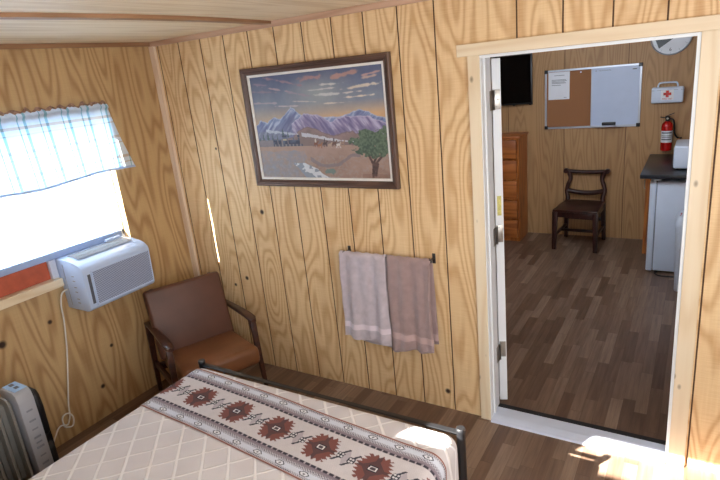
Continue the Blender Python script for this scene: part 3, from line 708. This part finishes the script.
def pcol(u, v):
    n = fbm(u * 5, v * 5); n2 = fbm(u * 22, v * 22)
    c = mixc((84, 94, 126), (138, 148, 160), v / .4 + n * .3)
    c = mixc(c, (166, 172, 164), max(0, 1 - math.hypot((u - .55) / .3, (v - .2) / .2)) * .8)
    c = mixc(c, (212, 168, 122), (v - .28) / .14 * (.55 + .6 * u))
    for cx, cy, w, h, cc, sl in ((.22, .14, .12, .010, (176, 150, 158), .3), (.56, .17, .10, .008, (200, 196, 196), -.03), (.78, .215, .12, .008, (208, 198, 190), -.04), (.93, .07, .07, .01, (186, 146, 140), -.2), (.44, .27, .1, .008, (196, 186, 184), .1), (.3, .3, .1, .007, (190, 178, 182), .05), (.08, .08, .08, .01, (140, 124, 146), .2), (.5, .06, .09, .03, (170, 128, 128), -.1), (.74, .06, .11, .028, (178, 136, 128), -.15), (.62, .13, .08, .012, (206, 204, 200), 0), (.86, .17, .16, .014, (214, 200, 182), -.12), (.6, .22, .11, .014, (206, 206, 204), .03), (.66, .30, .09, .01, (222, 206, 188), 0), (.3, .08, .16, .014, (150, 124, 138), .35), (.1, .15, .1, .012, (140, 126, 144), .12), (.12, .26, .12, .01, (168, 158, 170), .06), (.9, .1, .09, .012, (188, 158, 146), -.2), (.82, .255, .14, .01, (226, 210, 190), -.05), (.4, .2, .12, .01, (150, 140, 154), .3)):
        d = math.hypot((u - cx) / w, (v - cy - sl * (u - cx)) / h) + n2 * .8
        if d < 1: c = mixc(c, cc, (1 - d) * 2)
    r1 = lineint(R1, u) + n2 * .012
    if v > r1:
        k = (v - r1) / .12; c = mixc((122, 140, 186), (112, 116, 152), k)
        st = fbm(u * 42 + v * 26, v * 10); c = mixc(c, (196, 206, 226), max(0, min(.8, st * 1.6 - k * .4))); c = mixc(c, (86, 92, 136), max(0, min(.7, -st * 1.4)))
        if v - r1 < .010: c = mixc(c, (190, 200, 222), .6)
    r2 = lineint(R2, u) + n2 * .014
    if v > r2 and .3 < u:
        k = (v - r2) / .14; c = mixc((150, 138, 178), (128, 116, 148), k)
        st = fbm(u * 44 - v * 22, v * 9 + 4); c = mixc(c, (196, 190, 216), max(0, min(.75, st * 1.5 - k * .3))); c = mixc(c, (92, 86, 132), max(0, min(.75, -st * 1.5)))
        if v - r2 < .010: c = mixc(c, (196, 192, 216), .6)
    r3 = lineint(R3, u) + n2 * .012
    if v > r3:
        c = mixc((144, 120, 116), (122, 102, 98), (v - r3) / .08 + n2 * .9)
        if v - r3 < .008: c = mixc(c, (96, 82, 88), .5)
    if v > .53 + .02 * n: c = mixc(c, (118, 124, 138), .5 * max(0, min(1, (.36 - u) / .2)))
    # smoke of the train
    if .08 < u < .345 and abs(v - (.565 - (.345 - u) * .16 + .012 * n)) < (.006 + .05 * (.36 - u)) * (.7 + n2): c = mixc(c, (206, 214, 224), .7)
    # pale road sweeping from the train to the horses
    if .37 < u < .82 and abs(v - (.575 + (u - .37) * .22 + .01 * n)) < .016 - .018 * (u - .37) + .01 * n2: c = mixc(c, (214, 220, 230), .8)
    # pines
    for tx, tb, thh in ((.05, .62, .07), (.09, .62, .09), (.13, .62, .06), (.22, .6, .1), (.26, .6, .07), (.02, .63, .05), (.17, .62, .05)):
        if tb - thh < v < tb and abs(u - tx) < (v - tb + thh) * .16 * (.7 + .3 * math.sin(v * 400)): c = (64, 86, 84)
    g = .685 + .006 * n2
    if v > g:
        c = mixc((168, 138, 122), (146, 116, 102), (v - g) / .3 + n * .6 + n2 * .3)
        if v > .74 + .03 * n and u < .42 - (v - .7) * .25 + n * .1: c = mixc(c, (134, 138, 150), .6 + n2 * .5)
        if fbm(u * 60, v * 40) > .22 and v > .78: c = mixc(c, (160, 158, 158), .28)
        if .8 > u > .42 and abs(v - (.83 + .04 * math.sin(u * 14) + n * .04)) < .02: c = mixc(c, (112, 106, 116), .6)
        cr = .33 + (v - .85) * .95 + n * .04
        if v > .85 and abs(u - cr) < .05 + (v - .85) * .35: c = mixc(c, (222, 230, 238) if n2 > -.05 else (128, 142, 160), .85)
        if math.hypot((u - .56) / .03, (v - .93) / .03) < 1 + n2: c = (104, 124, 116)
    # train
    if .13 < u < .37:
        if .60 < v < .668:
            body = (u < .2 and .615 < v and (u * 100) % 5.5 > .6) or (.21 < u < .25 and v > .595) or (.255 < u < .35 and v > .622) or abs(u - .345) < .006 or abs(u - .30) < .006
            if body: c = mixc((44, 52, 74), (88, 100, 124), (n2 + .2) + (.35 if v < .625 else 0))
            if .215 < u < .245 and .61 < v < .63: c = (186, 170, 140)
        if .665 < v < .685:
            c = (70, 72, 86) if (u * 100) % 3 < 2 else (128, 124, 128)
        if v < .6 and v > .575 and (abs(u - .345) < .009 or abs(u - .228) < .018): c = (56, 62, 84)
    # horses and riders
    for hx, hc in HORSES:
        y0 = .672 + .008 * math.sin(hx * 90); du, dv = u - hx, v - y0
        if math.hypot(du / .015, dv / .011) < 1 or seg_d(u, v, hx + .01, y0 - .004, hx + .02, y0 - .022) < .005 or any(seg_d(u, v, hx + a, y0 + .006, hx + a + b, y0 + .03) < .0022 for a, b in ((-.012, -.006), (-.008, .004), (.009, .008), (.012, -.003))): c = hc
        if hx in (.475, .545, .615) and (math.hypot(du / .006, (dv + .024) / .013) < 1 or math.hypot(du / .004, (dv + .042) / .006) < 1): c = (206, 196, 180) if hx < .5 else (74, 66, 70)
    # tree on the right
    for a in ((.875, .97, .885, .86), (.885, .86, .915, .78), (.875, .98, .90, .86), (.885, .87, .86, .79), (.9, .86, .95, .79), (.895, .97, .915, .86)):
        if seg_d(u, v, *a) < .008: c = mixc((62, 44, 42), (98, 72, 62), n2 + .3)
    d = min(math.hypot((u - a) / b, (v - e_) / f) for a, b, e_, f in ((.84, .09, .69, .08), (.92, .1, .65, .1), (.97, .08, .7, .09), (.88, .08, .62, .06), (.90, .13, .74, .055)))
    if d + n2 * .9 < 1: c = mixc((58, 78, 62), (94, 114, 90), .5 + fbm(u * 70, v * 50) * 1.6 + (.68 - v) * 2)
    if v > .955 and u > .8: c = mixc(c, (120, 84, 70), .4)
    c = mixc(c, (156, 154, 164), .12 + .10 * max(0, 1 - math.hypot((u - .55) / .35, (v - .25) / .3)))  # pale haze mixed over the canvas colours, stronger in the mid sky
    return c
cw, chh = PW / 2 - .052, PH / 2 - .052
nu, nv = 330, 230; V = []; C = []
for j in range(nv + 1):
    for i in range(nu + 1):
        u, v = i / nu, j / nv; V.append((-cw + 2 * cw * u, -.008, chh - 2 * chh * v)); c = pcol(u, v); C.append((lin(c[0]), lin(c[1]), lin(c[2]), 1))
F = [(j * (nu + 1) + i, j * (nu + 1) + i + 1, (j + 1) * (nu + 1) + i + 1, (j + 1) * (nu + 1) + i) for j in range(nv) for i in range(nu)]
painted('canvas', V, F, C, MT['painting'], (0, 0, 0), pc)
bm = B(); add_box(bm, (-cw - .01, -.006, -chh - .01), (cw + .01, -.002, chh + .01)); obj('backing_board', bm, MT['cork'], pc, 0)

# ------------------------------------------------------------------ towel bar and towels
tb = thing('towel_bar', 'thin black metal towel bar fixed to the plywood wall below the painting', 'towel bar', (1.73, 0, .976))
bm = B(); add_tube(bm, [(-.285, -.062, 0), (.285, -.062, 0)], .006, 10); obj('rod', bm, MT['black_metal'], tb, 40)
for s in (-1, 1):
    bm = B(); add_tube(bm, [(s * .283, -.002, .004), (s * .283, -.05, .004), (s * .283, -.066, 0)], .006, 8); add_box(bm, (s * .283 - .01, -.005, -.03), (s * .283 + .01, 0, .03), .002)
    add_sphere(bm, (s * .288, -.064, .004), .0105); add_tube(bm, [(s * .283, -.06, 0), (s * .283, -.062, .022)], [.006, .002], 8); obj('bracket', bm, MT['black_metal'], tb, 40)
def towel(name, x0, x1, zf0, zf1, zb0, zb1, m, label, seed, bx=(0, 0)):
    """x0..x1 along the bar; front hem heights left/right; back hem heights left/right"""
    t = thing(name, label, 'towel', ((x0 + x1) / 2, -.062, .976), 0, 'towels on the bar')
    xc = (x0 + x1) / 2; rnd = random.Random(seed); ph = [rnd.uniform(0, 6.28) for _ in range(6)]
    bm = B()
    def pt(u, w):
        # w: 0 back hem .. .5 bar .. 1 front hem
        zf = zf0 + (zf1 - zf0) * u - .976; zb = zb0 + (zb1 - zb0) * u - .976
        R_ = .0135
        if w < .46:
            k = w / .46; z = zb + (0 - zb) * k; y = .0175 + .004 * math.sin(u * 9 + ph[0]) * (1 - k); drop = 1 - k; side = bx
        elif w < .54:
            a = (w - .46) / .08 * PI; z = R_ * math.sin(a); y = R_ * math.cos(a) * (1.0); drop = 0; side = (0, 0)
            y = max(min(y, .0175), -.0175)
        else:
            k = (w - .54) / .46; z = zf * k; drop = k; side = (0, 0)
            A = .010 + .026 * k
            y = -.0145 - .012 * k - A * (.6 + .6 * math.sin(u * 11 + ph[1] + 1.3 * k) * .6 + .45 * math.sin(u * 21 + ph[2]) * (1 - .5 * k))
            y -= .003 * math.sin(k * 17 + u * 6 + ph[3])
            y = min(y, -.0135)
        x = x0 + (x1 - x0) * u - xc + side[0] * (1 - u) * drop + side[1] * u * drop
        if w >= .54:
            x += .012 * drop * (u - .5) + .005 * math.sin(drop * 5 + ph[4]) * drop; z += .006 * math.sin(u * 10 + ph[5]) * drop
        z += .003 * math.sin(u * 31 + ph[2]) * (1 if .44 < w < .56 else 0)
        return Vector((x, y, z))
    ws = [i / 22 * .46 for i in range(22)] + [.46 + .08 * i / 8 for i in range(8)] + [.54 + .46 * i / 36 for i in range(37)]
    grid(bm, pt, [i / 36 for i in range(37)], ws)
    o = obj('terry_cloth', bm, m, t, 180); sm = o.modifiers.new('thick', 'SOLIDIFY'); sm.thickness = .006; sm.offset = 0
    bm = B(); add_tube(bm, [pt(i / 40, 1) + Vector((0, -.001, 0)) for i in range(41)], .0042, 8); obj('hem', bm, m, t, 180)
    return t
towel('hanging_towel', 1.42, 1.738, .44, .435, .385, .375, MT['towel_grey'], 'grey lavender bath towel on the left half of the black towel bar', 3, (.085, -.004))
towel('hanging_towel', 1.748, 2.022, .40, .44, .43, .46, MT['towel_mauve'], 'mauve brown bath towel on the right half of the black towel bar', 11, (0, .01))

# ------------------------------------------------------------------ far room: chair
dc = thing('wooden_chair', 'dark wooden chair with a lyre shaped open back against the far wall', 'chair', (2.213, 3.32, 0), math.radians(-3))
bm = B(); add_prism(bm, [(-.205, .235), (.205, .235), (.222, -.24), (-.222, -.24)], .415, .44, 'z', .006); obj('seat', bm, MT['mahogany'], dc, 30)
bm = B()
add_box(bm, (-.2, -.222, .355), (.2, -.2, .414), .003); add_box(bm, (-.19, .2, .355), (.19, .22, .414), .003)
for s in (-1, 1): add_bar(bm, (s * .2, -.21, .385), (s * .19, .21, .385), .02, .02, .06, .06)
obj('seat_rail', bm, MT['mahogany'], dc, 30)
for s in (-1, 1):
    bm = B(); add_bar(bm, (s * .2, -.212, .414), (s * .208, -.222, 0), .052, .04, .052, .04, .004); obj('leg', bm, MT['mahogany'], dc, 30)
    bm = B(); add_bar(bm, (s * .188, .205, .414), (s * .2, .245, 0), .048, .036, .048, .036, .004); obj('leg', bm, MT['mahogany'], dc, 30)
    bm = B(); add_bar(bm, (s * .203, -.215, .155), (s * .193, .225, .155), .02, .02, .028, .028, .003); obj('stretcher', bm, MT['mahogany'], dc, 30)
    bm = B(); P = [(s * .186, .212, .42), (s * .18, .220, .47), (s * .19, .228, .515), (s * .196, .235, .555), (s * .182, .242, .61), (s * .164, .249, .66), (s * .166, .255, .70), (s * .185, .258, .745)]; P = smooth_path(P, 5); add_tube(bm, P, [.026 - .004 * math.sin(i / len(P) * PI) for i in range(len(P))], 8); obj('back_post', bm, MT['mahogany'], dc, 50)
for z, y in ((.235, .222), ):
    bm = B(); add_bar(bm, (-.19, y, z), (.19, y, z), .022, .022, .034, .034, .003); obj('stretcher', bm, MT['mahogany'], dc, 30)
bm = B(); add_bar(bm, (-.2, .0, .155), (.2, .0, .155), .02, .02, .028, .028, .003); obj('stretcher', bm, MT['mahogany'], dc, 30)
bm = B(); P = smooth_path([(-.215, .258, .752), (-.17, .26, .750), (-.09, .262, .744), (0, .263, .742), (.09, .262, .744), (.17, .26, .750), (.215, .258, .752)], 5); add_tube(bm, P, .021, 8)
for s in (-1, 1): add_lathe(bm, [(.006, -.022), (.026, -.02), (.028, 0), (.026, .02), (.006, .022)], 16, 'y', (s * .212, .258, .755))
obj('crest_rail', bm, MT['mahogany'], dc, 50)
bm = B(); P = smooth_path([(-.19, .232, .545), (-.09, .234, .525), (0, .234, .52), (.09, .234, .525), (.19, .232, .545)], 5); add_tube(bm, P, .026, 8); obj('cross_rail', bm, MT['mahogany'], dc, 50)

# dresser
dr = thing('chest_of_drawers', 'tall orange pine chest of drawers seen past the open door', 'chest of drawers', (1.26, 3.44, 0)); o_ = (1.26, 3.44, 0)
bm = B(); add_box(bm, (.93, 3.275, 0), (.95, 3.615, 1.165)); add_box(bm, (1.563, 3.275, 0), (1.583, 3.615, 1.165)); add_box(bm, (.95, 3.6, .03), (1.563, 3.615, 1.165)); add_box(bm, (.95, 3.275, .0), (1.563, 3.29, .035))
for k in range(6): z = .035 + k * .2245; add_box(bm, (.95, 3.275, z - .008), (1.563, 3.6, z + .008))
obj('carcass', bm, MT['orange_wood'], dr, 0, o_)
bm = B(); add_box(bm, (.915, 3.255, 1.166), (1.60, 3.62, 1.19), .005); obj('top', bm, MT['orange_wood_x'], dr, 30, o_)
for k in range(5):
    z0 = .045 + k * .2245; bm = B(); add_box(bm, (.953, 3.255, z0), (1.560, 3.273, z0 + .205), .006); d_ = obj('drawer', bm, MT['orange_wood_x'], dr, 30, o_)
    for x in (1.08, 1.43 - .0):
        bm = B(); add_lathe(bm, [(.006, 3.256), (.007, 3.24), (.014, 3.235), (.015, 3.228), (.008, 3.222)], 14, 'y', (x if x < 1.2 else 1.33, 0, z0 + .1)); obj('knob', bm, MT['orange_wood'], d_, 40, o_)

# television
tv = thing('mounted_television', 'flat black television mounted high on the far wall left of the whiteboard', 'television', (1.2, D, 1.49)); o_ = (1.2, D, 1.49)
bm = B(); add_box(bm, (.75, 3.565, 1.495), (1.655, 3.6, 2.03), .006); obj('casing', bm, MT['black'], tv, 30, o_)
bm = B(); add_box(bm, (.762, 3.562, 1.515), (1.643, 3.566, 2.018)); obj('screen', bm, MT['screen'], tv, 0, o_)
bm = B(); add_box(bm, (1.05, 3.6, 1.65), (1.35, D, 1.85)); obj('wall_bracket', bm, MT['black'], tv, 0, o_)
for x in (1.44, 1.62): bm = B(); add_box(bm, (x, 3.57, 1.487), (x + .025, 3.59, 1.495), .002); obj('foot_stub', bm, MT['black'], tv, 0, o_)

# whiteboard with cork half
WX0, WX1, BZ0, BZ1 = 1.779, 2.717, 1.212, 1.831
wb = thing('notice_board', 'half cork half white dry erase board in an aluminium frame on the far wall', 'notice board', (2.248, D, BZ0)); o_ = (2.248, D, BZ0); yF = D - .02
bm = B(); add_box(bm, (WX0 + .012, D - .012, BZ0 + .012), (2.2485, D - .002, BZ1 - .012)); obj('cork_panel', bm, MT['cork'], wb, 0, o_, label='brown cork panel')
bm = B(); add_box(bm, (2.2515, D - .012, BZ0 + .012), (WX1 - .012, D - .002, BZ1 - .012)); wp = obj('white_panel', bm, MT['board'], wb, 0, o_, label='glossy white dry erase panel')
bm = B()
for lo, hi in (((WX0, BZ0), (WX1, BZ0 + .02)), ((WX0, BZ1 - .02), (WX1, BZ1)), ((WX0, BZ0), (WX0 + .02, BZ1)), ((WX1 - .02, BZ0), (WX1, BZ1)), ((2.246, BZ0), (2.254, BZ1))): add_box(bm, (lo[0], yF, lo[1]), (hi[0], D - .001, hi[1]), .002)
obj('frame', bm, MT['alu'], wb, 0, o_)
for x in (WX0 + .015, WX1 - .015):
    for z in (BZ0 + .015, BZ1 - .015): bm = B(); add_box(bm, (x - .018, yF - .004, z - .018), (x + .018, D - .001, z + .018), .004); obj('corner_cap', bm, MT['black'], wb, 0, o_)
bm = B(); add_box(bm, (2.30, yF - .045, BZ0 + .006), (2.56, yF, BZ0 + .012), .001); add_box(bm, (2.30, yF - .045, BZ0 + .006), (2.56, yF - .041, BZ0 + .018), .001); obj('marker_tray', bm, MT['alu'], wb, 0, o_)
bm = B(); px = 2.285
for w in (.012, .0, .02, .016, .018, .014, .02):
    if w: add_tube(bm, [(px, D - .0135, 1.782), (px + w * .5, D - .0135, 1.792), (px + w, D - .0135, 1.78)], .0022, 6)
    px += w + .006 if w else .014
obj('marker_scribble', bm, MT['grey_ink'], wp, 0, o_, label='small grey marker scribble')
bm = B(); add_box(bm, (2.63, D - .0135, 1.775), (2.67, D - .0118, 1.785)); obj('small_mark', bm, MT['grey_ink'], wp, 0, o_)
er = thing('board_eraser', 'dark dry erase eraser resting on the tray of the whiteboard', 'eraser', (2.43, D - .04, BZ0 + .0125))
bm = B(); add_box(bm, (-.065, -.018, .012), (.065, .016, .042), .004); obj('grip', bm, MT['black'], er, 30)
bm = B(); add_box(bm, (-.063, -.016, 0), (.063, .014, .012)); obj('felt', bm, MT['plastic_grey'], er, 0)
nt_ = thing('paper_notice', 'white printed sheet pinned to the top left of the cork board', 'paper', (1.925, D - .0125, 1.665)); 
bm = B(); add_box(bm, (-.11, -.001, -.142), (.108, 0, .142)); obj('sheet', bm, MT['paper'], nt_, 0)
for x0, x1, z in ((-.05, .055, .105), (-.075, .07, .06), (-.075, .078, .049), (-.075, .06, .036), (-.075, .072, .025), (-.075, .02, .005), (.05, .08, -.125)):
    bm = B(); add_box(bm, (x0, -.0016, z), (x1, -.0009, z + .0045)); obj('printed_line', bm, MT['grey_ink'], nt_, 0)
pn = thing('push_pin', 'small white push pin stuck in the cork beside the paper sheet', 'push pin', (2.145, D - .0125, 1.79))
bm = B(); add_lathe(bm, [(.004, 0), (.004, -.008), (.008, -.012), (.008, -.016)], 12, 'y'); obj('head', bm, MT['plastic'], pn, 40)

# clock
ck = thing('wall_clock', 'round white wall clock high on the far wall above the first aid kit', 'clock', (2.95, D, 2.056))
bm = B(); add_lathe(bm, [(.168, -.002), (.178, -.006), (.178, -.03), (.172, -.036), (.166, -.03), (.166, -.002)], 48, 'y', cap=False); obj('rim', bm, MT['alu'], ck, 40)
bm = B(); add_lathe(bm, [(.167, -.004), (.167, -.022)], 48, 'y'); obj('dial', bm, MT['clock_face'], ck, 30)
for k in range(12):
    a = k * PI / 6
    if k == 6: continue
    bm = B(); add_bar(bm, (math.sin(a) * .138, -.0228, math.cos(a) * .138), (math.sin(a) * .162, -.0228, math.cos(a) * .162), .007, .007, .0012, .0012); obj('tick_mark', bm, MT['ink'], ck, 0)
bm = B(); add_bar(bm, (0, -.0228, -.150), (0, -.0228, -.164), .005, .005, .0012, .0012); obj('tick_mark', bm, MT['ink'], ck, 0)
text_mesh('numeral', '6', .045, MT['ink'], ck, (0, -.0226, -.125), (PI / 2, 0, 0))
bm = B(); add_prism(bm, [(-.135, -.02), (-.098, -.108), (.03, -.02), (.03, .06), (-.12, .06)], -.0235, -.0222, 'y'); obj('dark_emblem', bm, MT['black'], ck, 0, label='dark shape printed on the dial')

# first aid kit
fa = thing('hanging_first_aid_case', 'white first aid case with a red cross and carry handle on the far wall', 'first aid kit', (2.95, D, 1.434))
bm = B(); add_box(bm, (-.138, -.075, 0), (.138, -.002, .15), .014, 3); obj('case', bm, MT['plastic'], fa, 40)
bm = B(); add_tube(bm, smooth_path([(-.085, -.04, .146), (-.08, -.04, .178), (-.055, -.04, .192), (.055, -.04, .192), (.08, -.04, .178), (.085, -.04, .146)], 5), .0085, 10); obj('handle', bm, MT['plastic'], fa, 60)
bm = B()
for lo, hi in (((-.135, .066), (.135, .07)), ): add_box(bm, (lo[0], -.0765, lo[1] + .055), (hi[0], -.0745, hi[1] + .055))
obj('lid_seam', bm, MT['plastic_grey'], fa, 0)
bm = B(); add_box(bm, (-.055, -.0765, .03), (.055, -.0748, .125)); obj('label_panel', bm, MT['paper'], fa, 0)
bm = B(); add_box(bm, (-.013, -.078, .055), (.013, -.0764, .119)); add_box(bm, (-.034, -.0779, .0745), (.034, -.0763, .0995)); obj('red_cross', bm, MT['red'], fa, 0, label='red cross emblem')
text_mesh('lettering', 'FIRST AID', .02, MT['red'], fa, (0, -.0772, .04), (PI / 2, 0, 0))
for s in (-1, 1): bm = B(); add_box(bm, (s * .1 - .012, -.079, .11), (s * .1 + .012, -.0745, .14), .002); obj('latch', bm, MT['plastic'], fa, 0)

# extinguisher
ex = thing('fire_extinguisher', 'red fire extinguisher with black valve and hose on the far wall', 'fire extinguisher', (2.967, D - .062, .968))
bm = B(); add_lathe(bm, [(.03, 0), (.047, .004), (.05, .012), (.05, .24), (.044, .268), (.028, .284), (.02, .29)], 30, 'z'); obj('cylinder', bm, MT['red'], ex, 40)
bm = B()
for a0 in (PI + .2,):
    n = 14; rng = [a0 + (PI - .4) * k / n for k in range(n + 1)]
    g = [[bm.verts.new((math.cos(a) * .0506, math.sin(a) * .0506, z)) for a in rng] for z in (.085, .20)]
    for k in range(n): bm.faces.new((g[0][k], g[0][k + 1], g[1][k + 1], g[1][k]))
obj('paper_label', bm, MT['paper'], ex, 60)
bm = B()
for z, h in ((.175, .012), (.15, .006), (.135, .006), (.11, .012)):
    n = 10; rng = [PI + .55 + (PI - 1.1) * k / n for k in range(n + 1)]
    g = [[bm.verts.new((math.cos(a) * .0511, math.sin(a) * .0511, zz_)) for a in rng] for zz_ in (z, z + h)]
    for k in range(n): bm.faces.new((g[0][k], g[0][k + 1], g[1][k + 1], g[1][k]))
obj('label_print', bm, MT['grey_ink'], ex, 60)
bm = B(); add_lathe(bm, [(.018, .289), (.018, .31), (.022, .313), (.022, .33), (.012, .336)], 16, 'z'); add_bar(bm, (-.02, 0, .335), (.055, -.01, .368), .016, .014, .008, .006, .001); add_bar(bm, (-.01, 0, .322), (-.065, -.004, .332), .016, .014, .008, .006, .001); obj('valve', bm, MT['black'], ex, 40)
bm = B(); add_tube(bm, smooth_path([(.018, -.01, .315), (.05, -.02, .30), (.062, -.02, .24), (.068, -.01, .17), (.09, 0, .13), (.105, 0, .125)], 6), .008, 8); add_tube(bm, [(.098, 0, .128), (.13, 0, .12)], [.009, .014], 10); obj('hose', bm, MT['black'], ex, 60)
bm = B(); add_lathe(bm, [(.010, -.022), (.010, -.027)], 16, 'y', (0, 0, .318)); obj('gauge', bm, MT['steel'], ex, 40)
bm = B(); add_box(bm, (-.012, .05, .18), (.012, .061, .33)); obj('wall_hook', bm, MT['black'], ex, 0)

# counter, cabinet, fridge, bin, appliance
wt = thing('worktop', 'black laminate worktop over the small white fridge', 'worktop', (3.15, 3.1, .885)); o_ = (3.15, 3.1, .885)
bm = B(); add_box(bm, (2.825, 2.6, .885), (3.495, D - .002, .922), .006); obj('slab', bm, MT['worktop'], wt, 30, o_)
cb = thing('base_cabinet', 'orange wood base cabinet behind the small white fridge', 'cabinet', (3.17, 3.38, 0)); o_ = (3.17, 3.38, 0)
bm = B(); add_box(bm, (2.87, 3.13, .0), (3.49, D - .004, .884), .002); obj('carcass', bm, MT['orange_wood'], cb, 0, o_)
bm = B(); add_box(bm, (2.838, 3.122, .015), (2.869, D - .02, .878), .003); cd = obj('door', bm, MT['orange_wood'], cb, 0, o_)
bm = B(); add_tube(bm, [(2.84, 3.2, .74), (2.822, 3.2, .74), (2.822, 3.2, .66), (2.84, 3.2, .66)], .004, 8); obj('handle', bm, MT['steel'], cd, 40, o_)
fg = thing('mini_fridge', 'small white fridge standing under the black worktop', 'fridge', (3.18, 2.88, 0)); o_ = (3.18, 2.88, 0)
bm = B(); add_box(bm, (2.962, 2.665, .02), (3.46, 3.11, .85), .008, 3); obj('body', bm, MT['plastic'], fg, 40, o_)
bm = B(); add_box(bm, (2.905, 2.66, .016), (2.957, 3.115, .855), .01, 3); fd = obj('door', bm, MT['plastic'], fg, 40, o_)
bm = B(); add_box(bm, (2.957, 2.675, .05), (2.962, 3.10, .84)); obj('door_seal', bm, MT['plastic_grey'], fg, 0, o_)
bm = B(); add_box(bm, (2.93, 2.66, .855), (2.99, 2.70, .872), .003); obj('hinge_cover', bm, MT['plastic'], fg, 0, o_)
for x in (2.99, 3.43):
    for y in (2.7, 3.08): bm = B(); add_lathe(bm, [(.016, 0), (.016, .021)], 12, 'z', (x, y, 0)); obj('foot', bm, MT['black'], fg, 40, o_)
bm = B(); add_tube(bm, smooth_path([(3.0, 2.68, .01), (2.985, 2.63, .008), (3.02, 2.58, .007), (3.09, 2.575, .007), (3.2, 2.58, .007), (3.36, 2.6, .007), (3.48, 2.62, .007)], 6), .0065, 8)
kc = obj('appliance_cord', bm, MT['black'], None, 60, (3.0, 2.6, 0)); kc.location = (3.0, 2.6, 0); tag(kc, 'black cord lying on the floor at the foot of the small white fridge', 'cord')
bn = thing('waste_bin', 'tall white swing top waste bin in front of the small white fridge', 'bin', (3.25, 2.36, 0))
bm = B()
def rrect(hx, hy, r, n=5):
    P = []
    for sx, sy, a0 in ((1, 1, 0), (-1, 1, 90), (-1, -1, 180), (1, -1, 270)):
        for k in range(n + 1): a = math.radians(a0 + 90 * k / n); P.append((sx * (hx - r) + r * math.cos(a), sy * (hy - r) + r * math.sin(a)))
    return P
def loft(bm, secs):
    R_ = [[bm.verts.new((x, y, z)) for x, y in rrect(hx, hy, r)] for hx, hy, r, z in secs]
    for a, b in zip(R_, R_[1:]):
        for k in range(len(a)): bm.faces.new((a[k], a[(k + 1) % len(a)], b[(k + 1) % len(a)], b[k]))
    bm.faces.new(R_[0]); bm.faces.new(R_[-1])
loft(bm, [(.095, .105, .03, 0), (.098, .108, .03, .01), (.118, .13, .035, .56)]); obj('bucket', bm, MT['plastic'], bn, 40)
bm = B(); loft(bm, [(.124, .136, .04, .561), (.126, .138, .04, .575), (.124, .136, .04, .60), (.108, .12, .04, .645), (.07, .085, .035, .675), (.03, .05, .02, .682)]); bld = obj('lid', bm, MT['plastic'], bn, 50)
bm = B(); add_tube(bm, [(-.088 + .0 * k + .008 * math.sin(2 * PI * k / 16), -.06 + .022 * math.cos(2 * PI * k / 16), .661 + .012 * math.sin(2 * PI * k / 16)) for k in range(16)], .0022, 6, closed=True); obj('red_mark', bm, MT['red'], bld, 40, label='small red oval mark')
mw = thing('countertop_appliance', 'white boxy appliance standing on the front of the black worktop', 'appliance', (3.26, 3.0, .923)); o_ = (3.26, 3.0, .923)
bm = B(); add_box(bm, (3.066, 2.80, .935), (3.46, 3.2, 1.135), .018, 3); obj('housing', bm, MT['plastic'], mw, 40, o_)
bm = B(); add_box(bm, (3.063, 2.83, .965), (3.067, 3.17, 1.105)); obj('front_panel', bm, MT['plastic_grey'], mw, 0, o_)
for x in (3.1, 3.42):
    for y in (2.84, 3.16): bm = B(); add_lathe(bm, [(.012, .923), (.012, .937)], 12, 'z', (x, y, 0)); obj('foot', bm, MT['black'], mw, 40, o_)

# ------------------------------------------------------------------ light
w = bpy.data.worlds.new('World'); S.world = w; w.use_nodes = True
bg = w.node_tree.nodes['Background']; bg.inputs[0].default_value = (.70, .84, 1, 1); bg.inputs[1].default_value = 2.2
def lamp(name, typ, loc, power, color=(1, 1, 1), size=None, to=None, **kw):
    l = bpy.data.lights.new(name, typ); l.energy = power; l.color = color
    if typ == 'AREA': l.shape = 'RECTANGLE'; l.size, l.size_y = size
    for k, v in kw.items(): setattr(l, k, v)
    o = bpy.data.objects.new(name, l); COL.objects.link(o); o.location = loc
    if to is not None: o.rotation_euler = (Vector(to) - Vector(loc)).to_track_quat('-Z', 'Y').to_euler()
    return o
SD = Vector((.288, .5, -.362))
lamp('sun', 'SUN', (-6, -12, 8), 85, (1, .95, .86), to=Vector((-6, -12, 8)) + SD, angle=.009)
lamp('rear_fill', 'AREA', (3.0, -2.94, 1.5), 60, (.90, .95, 1), (2.0, 1.4), to=(1.8, 0, 1.1))  # unseen fill lamp added behind the camera, standing in for daylight
lamp('right_fill', 'AREA', (4.1, -1.7, 1.55), 30, (.95, .97, 1), (1.4, 1.2), to=(1.0, -1.2, .9))  # added fill lamp inside the right wall, in place of daylight from that side
lamp('sky_outside', 'AREA', (-.75, -1.15, 1.75), 75, (.60, .80, 1), (1.6, 1.2), to=(0, -1.15, 1.5))
lamp('far_fill', 'AREA', (2.3, 1.5, 2.33), 46, (.78, .88, 1), (1.2, 1.0), to=(2.4, 3.6, 1.2))  # added fill under the far ceiling, standing in for that room's daylight

# ------------------------------------------------------------------ camera
f, cx, cy, cz, yaw, pitch, roll = 548.1615, 3.2489, -2.6826, 2.0259, -.5699, -.2976, -.1028
fw = Vector((math.sin(yaw) * math.cos(pitch), math.cos(yaw) * math.cos(pitch), math.sin(pitch))); r = Vector((math.cos(yaw), -math.sin(yaw), 0)); u = r.cross(fw)
Rr = r * math.cos(roll) + u * math.sin(roll); Uu = -r * math.sin(roll) + u * math.cos(roll)
cam = bpy.data.cameras.new('Camera'); cam.sensor_width = 36; cam.lens = f / 720 * 36; cam.clip_start = .02
co = bpy.data.objects.new('Camera', cam); COL.objects.link(co)
co.matrix_world = Matrix(((Rr.x, Uu.x, -fw.x, cx), (Rr.y, Uu.y, -fw.y, cy), (Rr.z, Uu.z, -fw.z, cz), (0, 0, 0, 1)))
S.camera = co
S.view_settings.view_transform = 'Standard'; S.view_settings.look = 'None'; S.view_settings.exposure = 0
